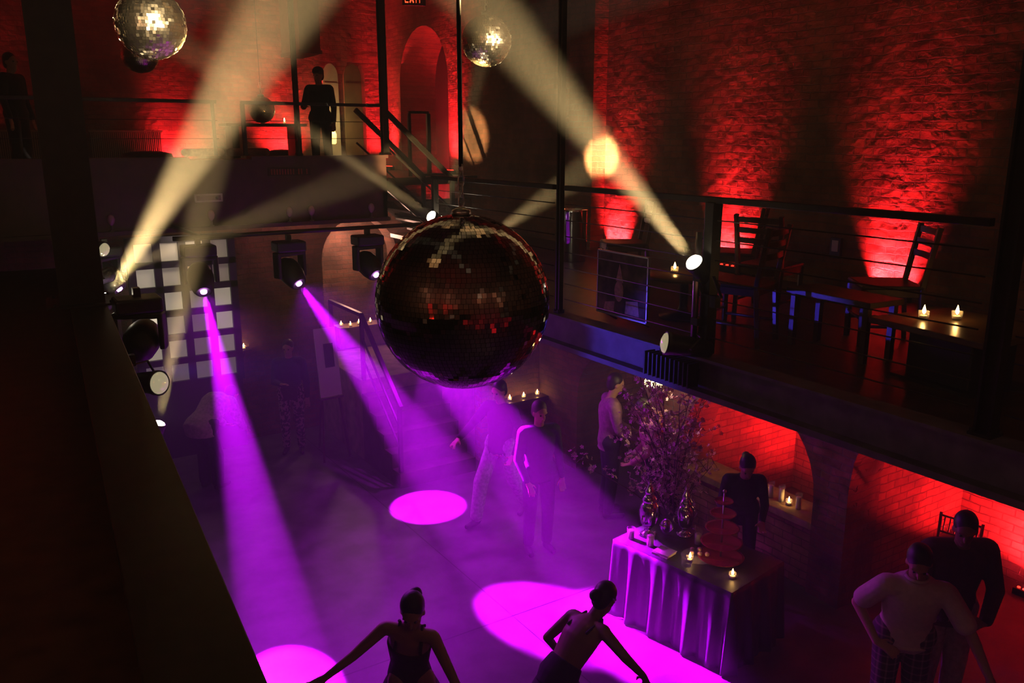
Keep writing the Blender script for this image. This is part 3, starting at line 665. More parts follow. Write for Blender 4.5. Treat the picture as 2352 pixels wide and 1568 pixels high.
# man in white polo, leaning forward, right hand at his hip, left arm reaching down
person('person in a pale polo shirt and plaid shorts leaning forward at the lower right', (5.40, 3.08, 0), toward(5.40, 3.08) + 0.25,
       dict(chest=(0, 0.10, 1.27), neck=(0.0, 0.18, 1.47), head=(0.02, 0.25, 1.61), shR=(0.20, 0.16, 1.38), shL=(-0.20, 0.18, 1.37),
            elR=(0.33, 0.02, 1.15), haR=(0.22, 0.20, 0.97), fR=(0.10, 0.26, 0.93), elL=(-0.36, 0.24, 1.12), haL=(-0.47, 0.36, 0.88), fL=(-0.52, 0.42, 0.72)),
       face=(0.12, 0.8, -0.60), top='light_tinted_polo', legs='plaid_shorts', sleeve='short', leglen='short', vox=0.009, build=1.1, top_drop=0.06, h=1.03)
person('person in a dark brown shirt and light trousers at the far right edge', (6.02, 3.12, 0), toward(6.02, 3.12) + 0.5,
       dict(chest=(0, 0.05, 1.32), neck=(0.0, 0.10, 1.50), head=(0.03, 0.17, 1.64), shR=(0.21, 0.07, 1.44), shL=(-0.21, 0.07, 1.44),
            elR=(0.27, 0.10, 1.13), haR=(0.14, 0.27, 1.00), fR=(-0.02, 0.33, 1.02), elL=(-0.28, 0.12, 1.14), haL=(-0.12, 0.32, 1.00), fL=(0.04, 0.36, 0.98)),
       face=(0.35, 0.8, -0.35), h=1.03, top='brown_shirt', legs='light_chinos', sleeve='long', skin='skin_dark', vox=0.009, build=1.2, top_drop=0.1)
person('person dancing in a dark sleeveless dress, arms swung out, bottom centre', (2.15, 4.62, 0), toward(2.15, 4.62) - 0.15,
       dict(pelvis=(0.02, -0.06, 0.92), chest=(0.0, 0.06, 1.24), neck=(-0.03, 0.14, 1.42), head=(-0.05, 0.20, 1.55), shR=(0.16, 0.10, 1.37), shL=(-0.18, 0.16, 1.34),
            elR=(0.36, 0.16, 1.20), haR=(0.56, 0.22, 1.06), fR=(0.68, 0.26, 1.00), elL=(-0.30, 0.20, 1.08), haL=(-0.42, 0.26, 0.84), fL=(-0.48, 0.30, 0.68),
            knR=(0.14, 0.10, 0.50), knL=(-0.12, -0.05, 0.50)),
       face=(0.05, 0.85, -0.5), h=0.99, top='maroon_dress', sleeve=None, low=1, hair='bun', skirt=(0.9, 0.33, 0.45), vox=0.009, build=0.9, top_drop=0.05)
person('person with bare back in a dark dress bending forward in the right spot of light', (3.08, 4.20, 0), toward(3.08, 4.20) + PI - 0.75,
       dict(pelvis=(0, 0, 0.84), chest=(0.02, 0.20, 1.06), neck=(0.03, 0.35, 1.18), head=(0.04, 0.45, 1.28), shR=(0.19, 0.28, 1.15), shL=(-0.15, 0.30, 1.13),
            elR=(0.42, 0.24, 1.08), haR=(0.46, 0.40, 0.88), fR=(0.44, 0.48, 0.76), elL=(-0.28, 0.18, 0.94), haL=(-0.28, 0.32, 0.74), fL=(-0.25, 0.42, 0.68), hiR=(0.095, 0, 0.82), hiL=(-0.095, 0, 0.82), knR=(0.12, 0.12, 0.46), knL=(-0.12, 0.08, 0.46)),
       face=(0.0, 0.8, -0.6), h=0.98, top='dark_dress', sleeve=None, low=2, skin='skin_dark', skirt=(0.9, 0.40, 0.12), vox=0.009, build=0.95, hair='bun')
person('person serving behind the draped table, dark clothes and hair tied back', (6.12, 5.30, 0), toward(6.12, 5.30) + 0.2,
       dict(pelvis=(0, -0.05, 0.88), chest=(0, 0.04, 1.17), neck=(0, 0.10, 1.34), head=(0, 0.18, 1.46), shR=(0.17, 0.07, 1.28), shL=(-0.17, 0.07, 1.28),
            elR=(0.22, 0.08, 1.02), haR=(0.16, 0.30, 0.92), fR=(0.14, 0.42, 0.86), elL=(-0.22, 0.08, 1.02), haL=(-0.16, 0.26, 0.92), fL=(-0.14, 0.38, 0.86)),
       face=(0, 0.75, -0.6), h=0.97, top='black_cloth', legs='black_cloth', hair='bun', skin='skin', build=0.86)
person('person in a purple shirt and dark trousers, in profile left of the flowering branches', (6.16, 7.42, 0), toward(0, 0, 0.9, -0.45),
       dict(chest=(0, 0.0, 1.30), head=(0, 0.06, 1.63), elR=(0.21, 0.06, 1.14), haR=(0.17, 0.28, 1.02), fR=(0.12, 0.42, 1.0), elL=(-0.21, 0.06, 1.14), haL=(-0.15, 0.28, 1.02), fL=(-0.08, 0.42, 1.0)),
       face=(0, 1, -0.25), h=1.02, top='purple_shirt', legs='dark_trousers', top_drop=0.09, build=1.05)
person('person in a pink shirt partly hidden behind the flowering branches', (6.30, 6.75, 0), toward(0, 0, -0.7, 0.7),
       dict(chest=(0, 0.06, 1.24), neck=(0, 0.12, 1.40), head=(0, 0.18, 1.52), elR=(0.22, 0.10, 1.08), haR=(0.16, 0.26, 0.92), fR=(0.10, 0.38, 0.86), elL=(-0.22, 0.1, 1.08), haL=(-0.16, 0.26, 0.92), fL=(-0.1, 0.38, 0.86)),
       face=(0, 1, -0.3), h=0.98, top='pink_shirt', legs='dark_trousers', top_drop=0.10, build=1.05)
person('person in a dark jacket with cropped hair, right of the striding one', (4.92, 7.12, 0), toward(4.92, 7.12) + 0.35,
       dict(elR=(0.25, 0.03, 1.12), haR=(0.20, 0.20, 0.92), fR=(0.16, 0.28, 0.80)), face=(-0.15, 1, -0.25), h=1.0, top='dark_jacket', legs='dark_trousers', hair_mat='hair_grey', top_drop=0.1)
person('person striding in wide pale trousers and a dark top, below the big mirror ball', (4.98, 8.02, 0), toward(0, 0, -0.8, -0.35),
       dict(pelvis=(0, 0, 0.94), chest=(0, -0.02, 1.27), neck=(0, -0.03, 1.46), elR=(0.30, 0.14, 1.20), haR=(0.34, 0.36, 1.08), fR=(0.34, 0.50, 1.02), elL=(-0.30, -0.02, 1.15), haL=(-0.32, 0.18, 0.95), fL=(-0.30, 0.30, 0.85),
            knR=(0.14, 0.20, 0.52), anR=(0.14, 0.30, 0.10), toR=(0.15, 0.47, 0.04), knL=(-0.12, -0.12, 0.50), anL=(-0.14, -0.34, 0.12), toL=(-0.15, -0.20, 0.03)),
       face=(0.1, 1, -0.3), h=1.0, top='black_cloth', legs='pale_trousers', leglen='wide', top_drop=0.04)
person('person in a cap and dark top standing on the back gallery before the arched shutters', (5.08, 13.75, 3.90), toward(0, 0, -0.6, -0.8),
       dict(elR=(0.26, 0.06, 1.13), haR=(0.18, 0.26, 1.12), fR=(0.12, 0.36, 1.16)), face=(0.3, 1, -0.1), h=0.98, top='black_cloth', legs='dark_trousers', cap='black_cloth', vox=0.012)
person('person in a pale top bending over at the left, where the purple beam passes', (2.28, 10.90, 0), toward(0, 0, 0.8, 0.5),
       dict(pelvis=(0, -0.12, 0.90), chest=(0, 0.16, 1.10), neck=(0, 0.32, 1.16), head=(0, 0.46, 1.14), shR=(0.18, 0.26, 1.12), shL=(-0.18, 0.26, 1.12),
            elR=(0.24, 0.32, 0.86), haR=(0.18, 0.46, 0.72), fR=(0.14, 0.56, 0.66), elL=(-0.24, 0.32, 0.86), haL=(-0.18, 0.46, 0.72), fL=(-0.14, 0.56, 0.66), hiR=(0.095, -0.12, 0.88), hiL=(-0.095, -0.12, 0.88), knR=(0.11, 0.0, 0.48), knL=(-0.11, 0.0, 0.48)),
       face=(0, 0.9, -0.5), h=1.0, top='grey_tunic', legs='dark_trousers', top_drop=0.12, build=1.25)
person('person in patterned trousers and a dark top standing left of the easel board', (3.62, 11.6, 0), toward(0, 0, -0.4, -0.9),
       dict(elR=(0.22, 0.08, 1.13), haR=(0.10, 0.28, 1.15), fR=(0.02, 0.38, 1.18)), face=(0.2, 1, -0.2), h=0.97, top='black_cloth', legs='patterned_trousers', vox=0.012)
person('person standing dark at the far left edge of the back gallery', (0.72, 13.6, 3.90), toward(0, 0, 0.8, -0.6),
       dict(), face=(0.2, 1, 0), h=0.98, top='black_cloth', legs='dark_trousers', vox=0.012, hair='short')
# ---------------------------------------------------------------- candles
def candle(label, loc, group, h=0.05, r=0.028, power=0.8, glass=True, pillar=False):
    t = thing('candle', label, 'candle', loc, 0, group)
    wh = h if pillar else h * 0.5
    MB().lathe((0, 0, 0), [(r * 0.84, 0.004), (r * 0.86, wh - 0.004), (r * 0.7, wh), (0.002, wh - 0.003)], 16).build('wax', 'wax', t)
    MB().cyl((0, 0, wh - 0.003), (0, 0, wh + 0.010), 0.0012, n=5).build('wick', 'black', t)
    if power > 0:
        MB().lathe((0, 0, wh + 0.006), [(0.001, 0), (0.010, 0.012), (0.0115, 0.022), (0.007, 0.040), (0.0008, 0.060)], 10).build('flame', 'flame', t)
        lamp('POINT', (loc[0], loc[1], loc[2] + wh + 0.03), power, AMBER, 0.012)
    if power > 0: pass
    if glass:
        hh = h * 1.05 if not pillar else h * 1.25
        MB().lathe((0, 0, 0), [(r * 0.9, 0), (r * 1.05, 0.003), (r * 1.2, hh), (r * 1.12, hh), (r * 0.97, 0.006)], 18).build('glass_cup', 'glass', t)
    return t
# ---------------------------------------------------------------- ladder-back chair
def make_chair(label, loc, rz, group='ladder-back chairs on the balcony'):
    t = thing('ladder_back_chair', label, 'chair', loc, rz, group)
    MB().box((0, 0.0, 0.435), (0.42, 0.42, 0.03)).build('seat', 'leather', t, bevel=0.012)
    MB().box((0, 0.19, 0.395), (0.36, 0.02, 0.05)).box((0, -0.19, 0.395), (0.36, 0.02, 0.05)).box((0.19, 0, 0.395), (0.02, 0.36, 0.05)).box((-0.19, 0, 0.395), (0.02, 0.36, 0.05)).build('seat_frame', 'wood_dark', t)
    for sx in (-1, 1):
        MB().bar((sx * 0.185, 0.185, 0.0), (sx * 0.19, 0.19, 0.42), 0.034, 0.034).build('leg', 'wood_dark', t, bevel=0.003)
        mb = MB(); mb.bar((sx * 0.18, -0.23, 0), (sx * 0.19, -0.195, 0.43), 0.034, 0.034).bar((sx * 0.19, -0.195, 0.42), (sx * 0.195, -0.27, 0.86), 0.034, 0.034); mb.build('leg', 'wood_dark', t, bevel=0.003)
    for k, z in enumerate((0.82, 0.735, 0.65)):
        y = -0.195 - 0.075 * (z - 0.42) / 0.44; pts = [(-0.19 + 0.38 * i / 8, y - 0.022 * math.sin(PI * i / 8), z) for i in range(9)]
        mb = MB(); n = 9; rings = [[(p[0], p[1] - 0.007, p[2] - 0.022), (p[0], p[1] + 0.007, p[2] - 0.022), (p[0], p[1] + 0.007, p[2] + 0.022), (p[0], p[1] - 0.007, p[2] + 0.022)] for p in pts]
        mb.loft([[V(q) for q in r] for r in rings], True, False).build('back_slat', 'wood_dark', t)
    for a, b_ in (((-0.185, 0.19, 0.2), (0.185, 0.19, 0.2)), ((-0.185, 0.18, 0.15), (-0.18, -0.21, 0.15)), ((0.185, 0.18, 0.15), (0.18, -0.21, 0.15))):
        MB().cyl(a, b_, 0.011, n=8).build('stretcher', 'wood_dark', t)
    return t
ch = make_chair('ladder-back chair at the far end of the balcony beside the round candle table', (5.55, 6.55, ZD), math.radians(60))
for lb, x, y, a in (('ladder-back chair against the glowing wall just right of the middle railing post', 5.95, 5.45, 35),
                    ('ladder-back chair nearest the railing, right of the middle post', 4.72, 4.24, 20),
                    ('ladder-back chair turned sideways behind the one nearest the railing', 5.60, 4.72, -75),
                    ('tall ladder-back chair standing behind the low table with two candles', 5.55, 3.62, 50)):
    dup(ch, (x, y, ZD), math.radians(a), lb)
# ---------------------------------------------------------------- low tables on the balcony
t = thing('low_table', 'low square wooden table with two candles near the right column', 'table', (5.02, 2.72, ZD), math.radians(-8))
MB().box((0, 0, 0.345), (0.72, 0.80, 0.04)).build('tabletop', 'wood_table', t, bevel=0.006)
MB().box((0, 0, 0.17), (0.40, 0.44, 0.31)).build('pedestal', 'black', t, bevel=0.01)
MB().box((0, 0, 0.01), (0.52, 0.56, 0.02)).build('foot', 'black', t)
t = thing('low_round_table', 'low round wooden table with one candle, left of the glaring spotlight', 'table', (4.95, 5.05, ZD))
MB().lathe((0, 0, 0), [(0.33, 0.335), (0.35, 0.345), (0.35, 0.362), (0.34, 0.368), (0.002, 0.368)], 40).build('tabletop', 'wood_table', t)
MB().lathe((0, 0, 0), [(0.20, 0.0), (0.20, 0.02), (0.05, 0.05), (0.035, 0.1), (0.035, 0.30), (0.1, 0.336)], 24).build('pedestal', 'steel', t)
t = thing('wooden_bench', 'dark wooden bench in front of the ladder-back chairs on the balcony', 'bench', (5.05, 3.60, ZD), math.radians(-4))
MB().box((0, 0, 0.40), (0.34, 0.72, 0.04)).build('seat', 'wood_dark', t, bevel=0.004)
for sx in (-0.13, 0.13):
    for sy in (-0.31, 0.31): MB().box((sx, sy, 0.19), (0.04, 0.04, 0.38)).build('leg', 'wood_dark', t)
GC = 'candles on the balcony tables'
candle('lit candle on the low square table, the left of its two', (4.93, 2.93, ZD + 0.366), GC, power=1.6)
candle('lit candle on the low square table, the right of its two', (5.09, 2.81, ZD + 0.366), GC, power=1.9)
candle('lit candle on the low round table beside the glaring spotlight', (4.90, 5.12, ZD + 0.370), GC, power=1.6)

# picture board leaning on the inside of the railing
pm, nt, b = nmat('dim_photo_print'); tc = nt.nodes.new('ShaderNodeTexCoord'); nz = nt.nodes.new('ShaderNodeTexNoise'); nz.inputs['Scale'].default_value = 5.5; nz.inputs['Detail'].default_value = 3
nt.links.new(tc.outputs['Object'], nz.inputs['Vector']); rp = nt.nodes.new('ShaderNodeValToRGB'); rp.color_ramp.elements[0].position = 0.42; rp.color_ramp.elements[1].position = 0.75
rp.color_ramp.elements[0].color = (0.05, 0.04, 0.05, 1); rp.color_ramp.elements[1].color = (0.30, 0.16, 0.18, 1); nt.links.new(nz.outputs['Fac'], rp.inputs['Fac']); nt.links.new(rp.outputs['Color'], b.inputs['Base Color']); b.inputs['Roughness'].default_value = 0.12
t = thing('picture_board', 'dim glossy picture board standing behind the railing, left of the glaring spotlight', 'picture', (4.32, 5.10, ZD))
MB().box((0, 0, 0.32), (0.012, 0.60, 0.50)).build('picture', pm, t)
M['portrait_face'] = mat('printed_face', (0.50, 0.24, 0.22), 0.3, noise=0.3, scale=30)
MB().prism([(0.03 + 0.055 * math.cos(a), 0.27 + 0.085 * math.sin(a)) for a in [2 * PI * i / 20 for i in range(20)]], 'X', -0.0085, -0.0065).build('printed_face', 'portrait_face', t)
MB().prism([(-0.02, 0.34), (0.03, 0.49), (0.07, 0.35)], 'X', -0.0085, -0.0065).build('printed_hair', 'portrait_face', t)
MB().prism([(0.09, 0.09), (0.22, 0.09), (0.20, 0.16), (0.08, 0.18)], 'X', -0.0085, -0.0065).build('printed_patch', 'portrait_face', t)
MB().prism([(-0.22, 0.10), (-0.05, 0.10), (-0.06, 0.20), (-0.2, 0.22)], 'X', -0.0085, -0.0065).build('printed_pattern', 'portrait_face', t)
mb = MB(); mb.box((0, -0.305, 0.32), (0.022, 0.012, 0.52)).box((0, 0.305, 0.32), (0.022, 0.012, 0.52)).box((0, 0, 0.575), (0.022, 0.62, 0.012)).box((0, 0, 0.066), (0.022, 0.62, 0.012)); mb.build('frame', 'steel_bright', t)
for s in (-0.2, 0.2): MB().bar((0, s, 0.065), (0.12, s, 0.0), 0.015, 0.012).build('foot', 'steel', t); 

t = thing('ash_bin', 'tall polished steel bin beyond the slim column on the balcony', 'bin', (6.20, 8.25, ZD))
MB().lathe((0, 0, 0), [(0.15, 0.0), (0.155, 0.01), (0.155, 0.60), (0.16, 0.62), (0.15, 0.63), (0.14, 0.60), (0.13, 0.58)], 28).build('drum', 'chrome', t)
MB().lathe((0, 0, 0), [(0.135, 0.585), (0.13, 0.60), (0.002, 0.605)], 24).build('lid', 'black', t)

# small black outlet box on the red wall and finned heater on the girder
t = thing('wall_outlet_box', 'small pale outlet box on the balcony brick wall, left of the right red glow', 'outlet', (XW - 0.02, 5.25, 3.45))
MB().box((0, 0, 0), (0.04, 0.12, 0.2)).build('box', 'black', t, bevel=0.004); MB().box((-0.022, 0, 0.02), (0.006, 0.07, 0.11)).build('plate', 'paint_white', t)
t = thing('finned_heater', 'row of black fins fixed to the balcony girder above the flowers', 'heater', (XD - 0.10, 4.20, 2.93))
MB().box((0.04, 0, 0), (0.03, 0.46, 0.08)).build('back_bar', 'black', t)
for k in range(11): MB().box((0, -0.22 + 0.044 * k, 0), (0.10, 0.012, 0.17)).build('fin', 'black', t)
# ---------------------------------------------------------------- draped serving table
TA = math.atan2(0.21, 1.27)          # the table is turned a little from the wall
tq = Matrix.Rotation(TA, 3, 'Z')
TO = V((5.04, 4.41, 0))             # near left corner ; local x into the alcove, local y along the front
def tl(x, y, z=0.0): v = tq @ V((x, y, 0)); return (TO.x + v.x, TO.y + v.y, z)
t = thing('serving_table', 'long serving table below the large flowering branches', 'table', tuple(TO), TA)
MB().box((0.40, 0.65, 0.745), (0.80, 1.30, 0.03)).build('tabletop', 'wood_table', t)
for x in (0.05, 0.75):
    for y in (0.05, 1.25): MB().box((x, y, 0.365), (0.04, 0.04, 0.73)).build('leg', 'steel', t)
drape = mat('dark_satin_drape', (0.05, 0.04, 0.06), 0.45, noise=0.15, scale=8)
mb = MB()
def skirtpath():
    pts = []
    for i in range(131): pts.append((-0.015, 1.31 - 1.33 * i / 130, (-1, 0)))
    for i in range(1, 82): pts.append((-0.015 + 0.83 * i / 81, -0.02, (0, -1)))
    return pts
pth = skirtpath(); rings = []
for k in range(13):
    u = k / 12; z = 0.764 * (1 - u) + 0.012 * u; ring = []
    for i, (x, y, nn) in enumerate(pth):
        s = i * 0.0102
        a = u ** 0.7 * (0.028 * math.sin(s * 24 + 1.5 * math.sin(s * 5)) + 0.016 * math.sin(s * 47 + 2)) + 0.06 * u
        ring.append((x + nn[0] * a, y + nn[1] * a, z))
    rings.append(ring)
n = len(pth); vs = [p for r in rings for p in r]; fs = [(k * n + i, k * n + i + 1, (k + 1) * n + i + 1, (k + 1) * n + i) for k in range(12) for i in range(n - 1)]
tb = thing('tablecloth', 'dark cloth draped to the floor over the serving table, lit purple in front', 'tablecloth', tuple(TO), TA)
o = MB().add(vs, fs, True).build('skirt', drape, tb); so = o.modifiers.new('thick', 'SOLIDIFY'); so.thickness = 0.004
MB().box((0.395, 0.645, 0.7635), (0.82, 1.33, 0.005)).build('cloth_top', drape, tb)
ZT = 0.767

def urn(label, loc, h, rz=0):
    t = thing('silver_urn', label, 'urn', loc, rz, 'ornate silver urns'); s = h / 0.56
    prof = [(0.075, 0), (0.08, 0.012), (0.05, 0.03), (0.028, 0.055), (0.03, 0.075), (0.05, 0.09), (0.075, 0.13), (0.088, 0.19), (0.092, 0.25), (0.085, 0.30), (0.066, 0.33), (0.058, 0.34), (0.07, 0.35), (0.068, 0.365), (0.048, 0.40), (0.034, 0.42), (0.046, 0.43), (0.042, 0.445), (0.026, 0.475), (0.016, 0.50), (0.012, 0.515), (0.02, 0.527), (0.012, 0.545), (0.002, 0.56)]
    MB().lathe((0, 0, 0), [(r * s, z * s) for r, z in prof], 28).build('body', 'chrome', t)
    for k in (-1, 1):
        MB().tube([(k * 0.105 * s, 0, 0.23 * s), (k * 0.15 * s, 0, 0.25 * s), (k * 0.165 * s, 0, 0.21 * s), (k * 0.14 * s, 0, 0.17 * s), (k * 0.10 * s, 0, 0.165 * s)], 0.008 * s, 8).build('handle', 'chrome', t)
    mb = MB(); mb.cyl((0, -0.10 * s, 0.13 * s), (0, -0.17 * s, 0.125 * s), 0.010 * s).cyl((0, -0.155 * s, 0.12 * s), (0, -0.155 * s, 0.165 * s), 0.006 * s).ell((0, -0.155 * s, 0.17 * s), 0.012 * s, 8).cyl((0, -0.168 * s, 0.128 * s), (0, -0.172 * s, 0.095 * s), 0.008 * s)
    mb.build('spigot', 'chrome', t)
    for a in range(4):
        c = (0.075 * s * math.cos(a * PI / 2 + 0.78), 0.075 * s * math.sin(a * PI / 2 + 0.78), 0.008); MB().ell((c[0], c[1], 0.012), 0.014 * s, 8).build('foot', 'chrome', t)
    return t
urn('taller ornate silver urn with lid at the far left end of the serving table', tl(0.30, 1.14, ZT), 0.58, TA + 0.3)
urn('shorter ornate silver urn with lid in the middle of the serving table', tl(0.56, 0.90, ZT), 0.52, TA - 0.2)
# tiered stand with thin red plates
RP = mat('translucent_red_plate', (0.42, 0.06, 0.05), 0.25, alpha=0.75)
t = thing('tiered_stand', 'five-tier stand of thin red round plates at the right of the serving table', 'cake stand', tl(0.40, 0.38, ZT))
MB().cyl((0, 0, 0), (0, 0, 0.66), 0.009, n=12).build('pole', 'steel_bright', t); MB().ell((0, 0, 0.67), 0.018, 12).build('finial', 'steel_bright', t)
for z, r in ((0.03, 0.21), (0.17, 0.19), (0.31, 0.155), (0.45, 0.12), (0.57, 0.085)):
    MB().lathe((0, 0, z), [(0.012, 0), (r * 0.9, 0.0), (r, 0.010), (r * 1.0, 0.014), (r * 0.88, 0.006), (0.012, 0.006)], 40).build('plate', RP, t)
t = thing('glass_tray', 'round glass tray under the small dessert cups', 'tray', tl(0.30, 0.55, ZT))
MB().lathe((0, 0, 0), [(0.10, 0.0), (0.15, 0.002), (0.16, 0.008), (0.15, 0.006), (0.002, 0.005)], 32).build('dish', 'glass', t)
cup0 = None; k = 0
CM = mat('dessert_cream', (0.75, 0.45, 0.32), 0.5)
spots = [(0.24, 0.58, 'front left'), (0.28, 0.52, 'front middle'), (0.32, 0.47, 'front right'), (0.30, 0.62, 'rear left'), (0.345, 0.575, 'rear middle')]
for x, y, w_ in spots:
    lb = 'small glass dessert cup, %s on the round tray beside the tiered stand' % w_
    if cup0 is None:
        cup0 = thing('dessert_cup', lb, 'cup', tl(x, y, ZT + 0.008), 0, 'dessert cups on the tray')
        MB().lathe((0, 0, 0), [(0.015, 0), (0.017, 0.004), (0.025, 0.055), (0.023, 0.055), (0.015, 0.006)], 16).build('glass', 'glass', cup0)
        MB().lathe((0, 0, 0), [(0.014, 0.007), (0.021, 0.045), (0.012, 0.056), (0.001, 0.058)], 14).build('dessert', CM, cup0)
    else: dup(cup0, tl(x, y, ZT + 0.008), 0, lb)
t = thing('glass_jar', 'short clear glass jar at the front edge of the serving table', 'jar', tl(0.08, 0.52, ZT))
MB().lathe((0, 0, 0), [(0.044, 0), (0.048, 0.004), (0.05, 0.075), (0.047, 0.075), (0.044, 0.008), (0.002, 0.007)], 24).build('jar_body', 'glass', t)
t = thing('napkin_stack', 'stack of folded white napkins at the front of the serving table', 'napkins', tl(0.11, 0.80, ZT), TA + 0.1)
for k in range(4): MB().box((0.002 * k, -0.002 * k, 0.004 + 0.007 * k), (0.15, 0.17, 0.006), 0.05 * (k % 3) - 0.04).build('napkin', 'paint_white', t)
GT = 'candles on the serving table'
candle('lit candle in the middle of the serving table, behind the clear jar', tl(0.17, 0.55, ZT), GT, power=1.0)
candle('lit candle at the near right corner of the serving table', tl(0.20, 0.12, ZT), GT, power=1.2)
candle('unlit white pillar candle at the front left of the serving table', tl(0.12, 1.20, ZT), GT, h=0.09, r=0.035, power=0, pillar=True)
candle('unlit white pillar candle in front of the taller urn', tl(0.14, 0.98, ZT), GT, h=0.11, r=0.036, power=0, pillar=True)
candle('unlit white pillar candle between the shorter urn and the tiered stand', tl(0.50, 0.70, ZT), GT, h=0.11, r=0.034, power=0, pillar=True)
t = thing('round_mirror_dish', 'round shallow silver dish standing upright beside the taller urn', 'dish', tl(0.46, 1.03, ZT + 0.075), TA)
MB().lathe((0, 0, 0), [(0.002, 0.0), (0.05, 0.0), (0.072, 0.012), (0.074, 0.016), (0.05, 0.005), (0.002, 0.004)], 28, Matrix.Rotation(math.radians(-75), 3, 'Y')).build('bowl', 'chrome', t)

# ---------------------------------------------------------------- ledge with candles in the middle arch
t = thing('stone_ledge', 'rough pale ledge across the middle lower arch, carrying candles', 'ledge', (6.95, 5.825, 0))
MB().bx(-0.22, 0.22, -0.92, 0.92, 0.66, 0.74).build('slab', mat('rough_plaster', (0.28, 0.19, 0.11), 0.9, noise=0.3, scale=9, bump=0.3), t, bevel=0.01)
MB().bx(-0.18, 0.20, -0.92, 0.92, 0, 0.66).build('base', BR4, t)
GL = 'candles on the middle arch ledge'
for lb, y, h, p, pil in (('lit candle on the arch ledge right behind the serving person, leftmost there', 5.93, 0.06, 1.5, False), ('lit candle on the arch ledge, second from the serving person', 5.78, 0.06, 1.5, False),
                    ('unlit pillar candle on the arch ledge beside the second lit one', 5.58, 0.14, 0, True), ('unlit pillar candle on the arch ledge, tall one with a bright rim', 5.44, 0.15, 0, True),
                    ('lit candle on the arch ledge between two pillars, nearest the pier', 5.34, 0.06, 1.8, False), ('unlit pillar candle on the arch ledge closest to the brick pier', 5.22, 0.14, 0, True)):
    candle(lb, (6.90, y, 0.74), GL, h=h, r=0.03, power=p, pillar=pil)
# ledge and candles beyond, on the wall under the far end of the balcony
t = thing('wall_shelf', 'narrow ledge of five candles on the brick wall right of the big mirror ball', 'ledge', (6.55, 9.60, 0))
MB().bx(-0.6, 0.6, -0.14, 0.10, 0.84, 0.90).build('slab', 'wood_dark', t, bevel=0.005)
for x in (-0.45, 0.45): MB().bar((x, 0.08, 0.84), (x, -0.10, 0.84), 0.03, 0.05).bar((x, 0.09, 0.62), (x, -0.10, 0.82), 0.03, 0.03).build('bracket', 'steel', t)
GB = 'row of candles on the wall ledge'
names = ['leftmost of five, nearest the big mirror ball', 'second of five from the left', 'middle one of five', 'fourth of five from the left', 'rightmost of five, beside the pier']
for k in range(5): candle('lit candle on the far brick wall ledge, ' + names[k], (6.10 + 0.235 * k, 9.56, 0.90), GB, h=0.055, power=5.0)

# ---------------------------------------------------------------- chair in the nearest arch
t = thing('spindle_back_chair', 'dark chair with a spindle back in the nearest red arch', 'chair', (7.45, 3.90, 0), math.radians(100))
MB().box((0, 0, 0.44), (0.40, 0.40, 0.04)).build('seat', 'leather', t, bevel=0.012)
for sx in (-1, 1):
    MB().cyl((sx * 0.17, 0.17, 0), (sx * 0.18, 0.18, 0.43), 0.014).build('leg', 'wood_dark', t); MB().tube([(sx * 0.17, -0.2, 0), (sx * 0.18, -0.18, 0.44), (sx * 0.19, -0.23, 0.95)], 0.014).build('leg', 'wood_dark', t)
for z in (0.92, 0.76): MB().cyl((-0.19, -0.185 - 0.05 * (z - 0.44) / 0.5, z), (0.19, -0.185 - 0.05 * (z - 0.44) / 0.5, z), 0.010).build('back_rail', 'wood_dark', t)
for k in range(7): MB().cyl((-0.15 + 0.05 * k, -0.217, 0.76), (-0.15 + 0.05 * k, -0.233, 0.92), 0.006, n=8).build('spindle', 'wood_dark', t)

# ---------------------------------------------------------------- flowering branches in a tall vase, with a crystal lamp hung above
rnd = random.Random(5)
t = thing('flower_arrangement', 'huge arrangement of flowering branches in a tall vase beside the serving table', 'flowers', (5.92, 6.05, 0))
MB().lathe((0, 0, 0), [(0.12, 0), (0.13, 0.02), (0.10, 0.3), (0.13, 0.7), (0.15, 0.74), (0.14, 0.74), (0.12, 0.7), (0.002, 0.5)], 28).build('vase', 'glass', t)
BK = mat('branch_bark', (0.05, 0.025, 0.02), 0.8); PT = mat('pale_pink_petals', (0.62, 0.38, 0.44), 0.7, noise=0.15, scale=40)
tips = []
for k in range(26):
    a = rnd.uniform(0, 2 * PI); sp = rnd.uniform(0.2, 1.05); z1 = rnd.uniform(1.0, 2.45)
    ex = math.cos(a) * sp; ey = math.sin(a) * sp * 1.1
    ex = min(ex, 0.42)
    pts = []; n = 8
    for i in range(n + 1):
        u = i / n; pts.append((ex * u ** 1.6 + rnd.uniform(-0.02, 0.02), ey * u ** 1.6 + rnd.uniform(-0.02, 0.02), 0.3 + (z1 - 0.3) * (u ** 0.85)))
    mb = MB(); mb.tube(pts, [0.010 * (1 - 0.75 * i / n) for i in range(n + 1)], 6)
    for i in range(3, n + 1):
        for q_ in range(2):
            p = V(pts[i]); d = V((rnd.uniform(-1, 1), rnd.uniform(-1, 1), rnd.uniform(-0.3, 1))).normalized() * rnd.uniform(0.08, 0.22); mb.tube([p, p + d * 0.5 + V((0, 0, 0.01)), p + d], [0.004, 0.003, 0.002], 5)
            tips.append(p + d); tips.append(p + d * 0.6)
    mb.build('branch', BK, t)
mb = MB()
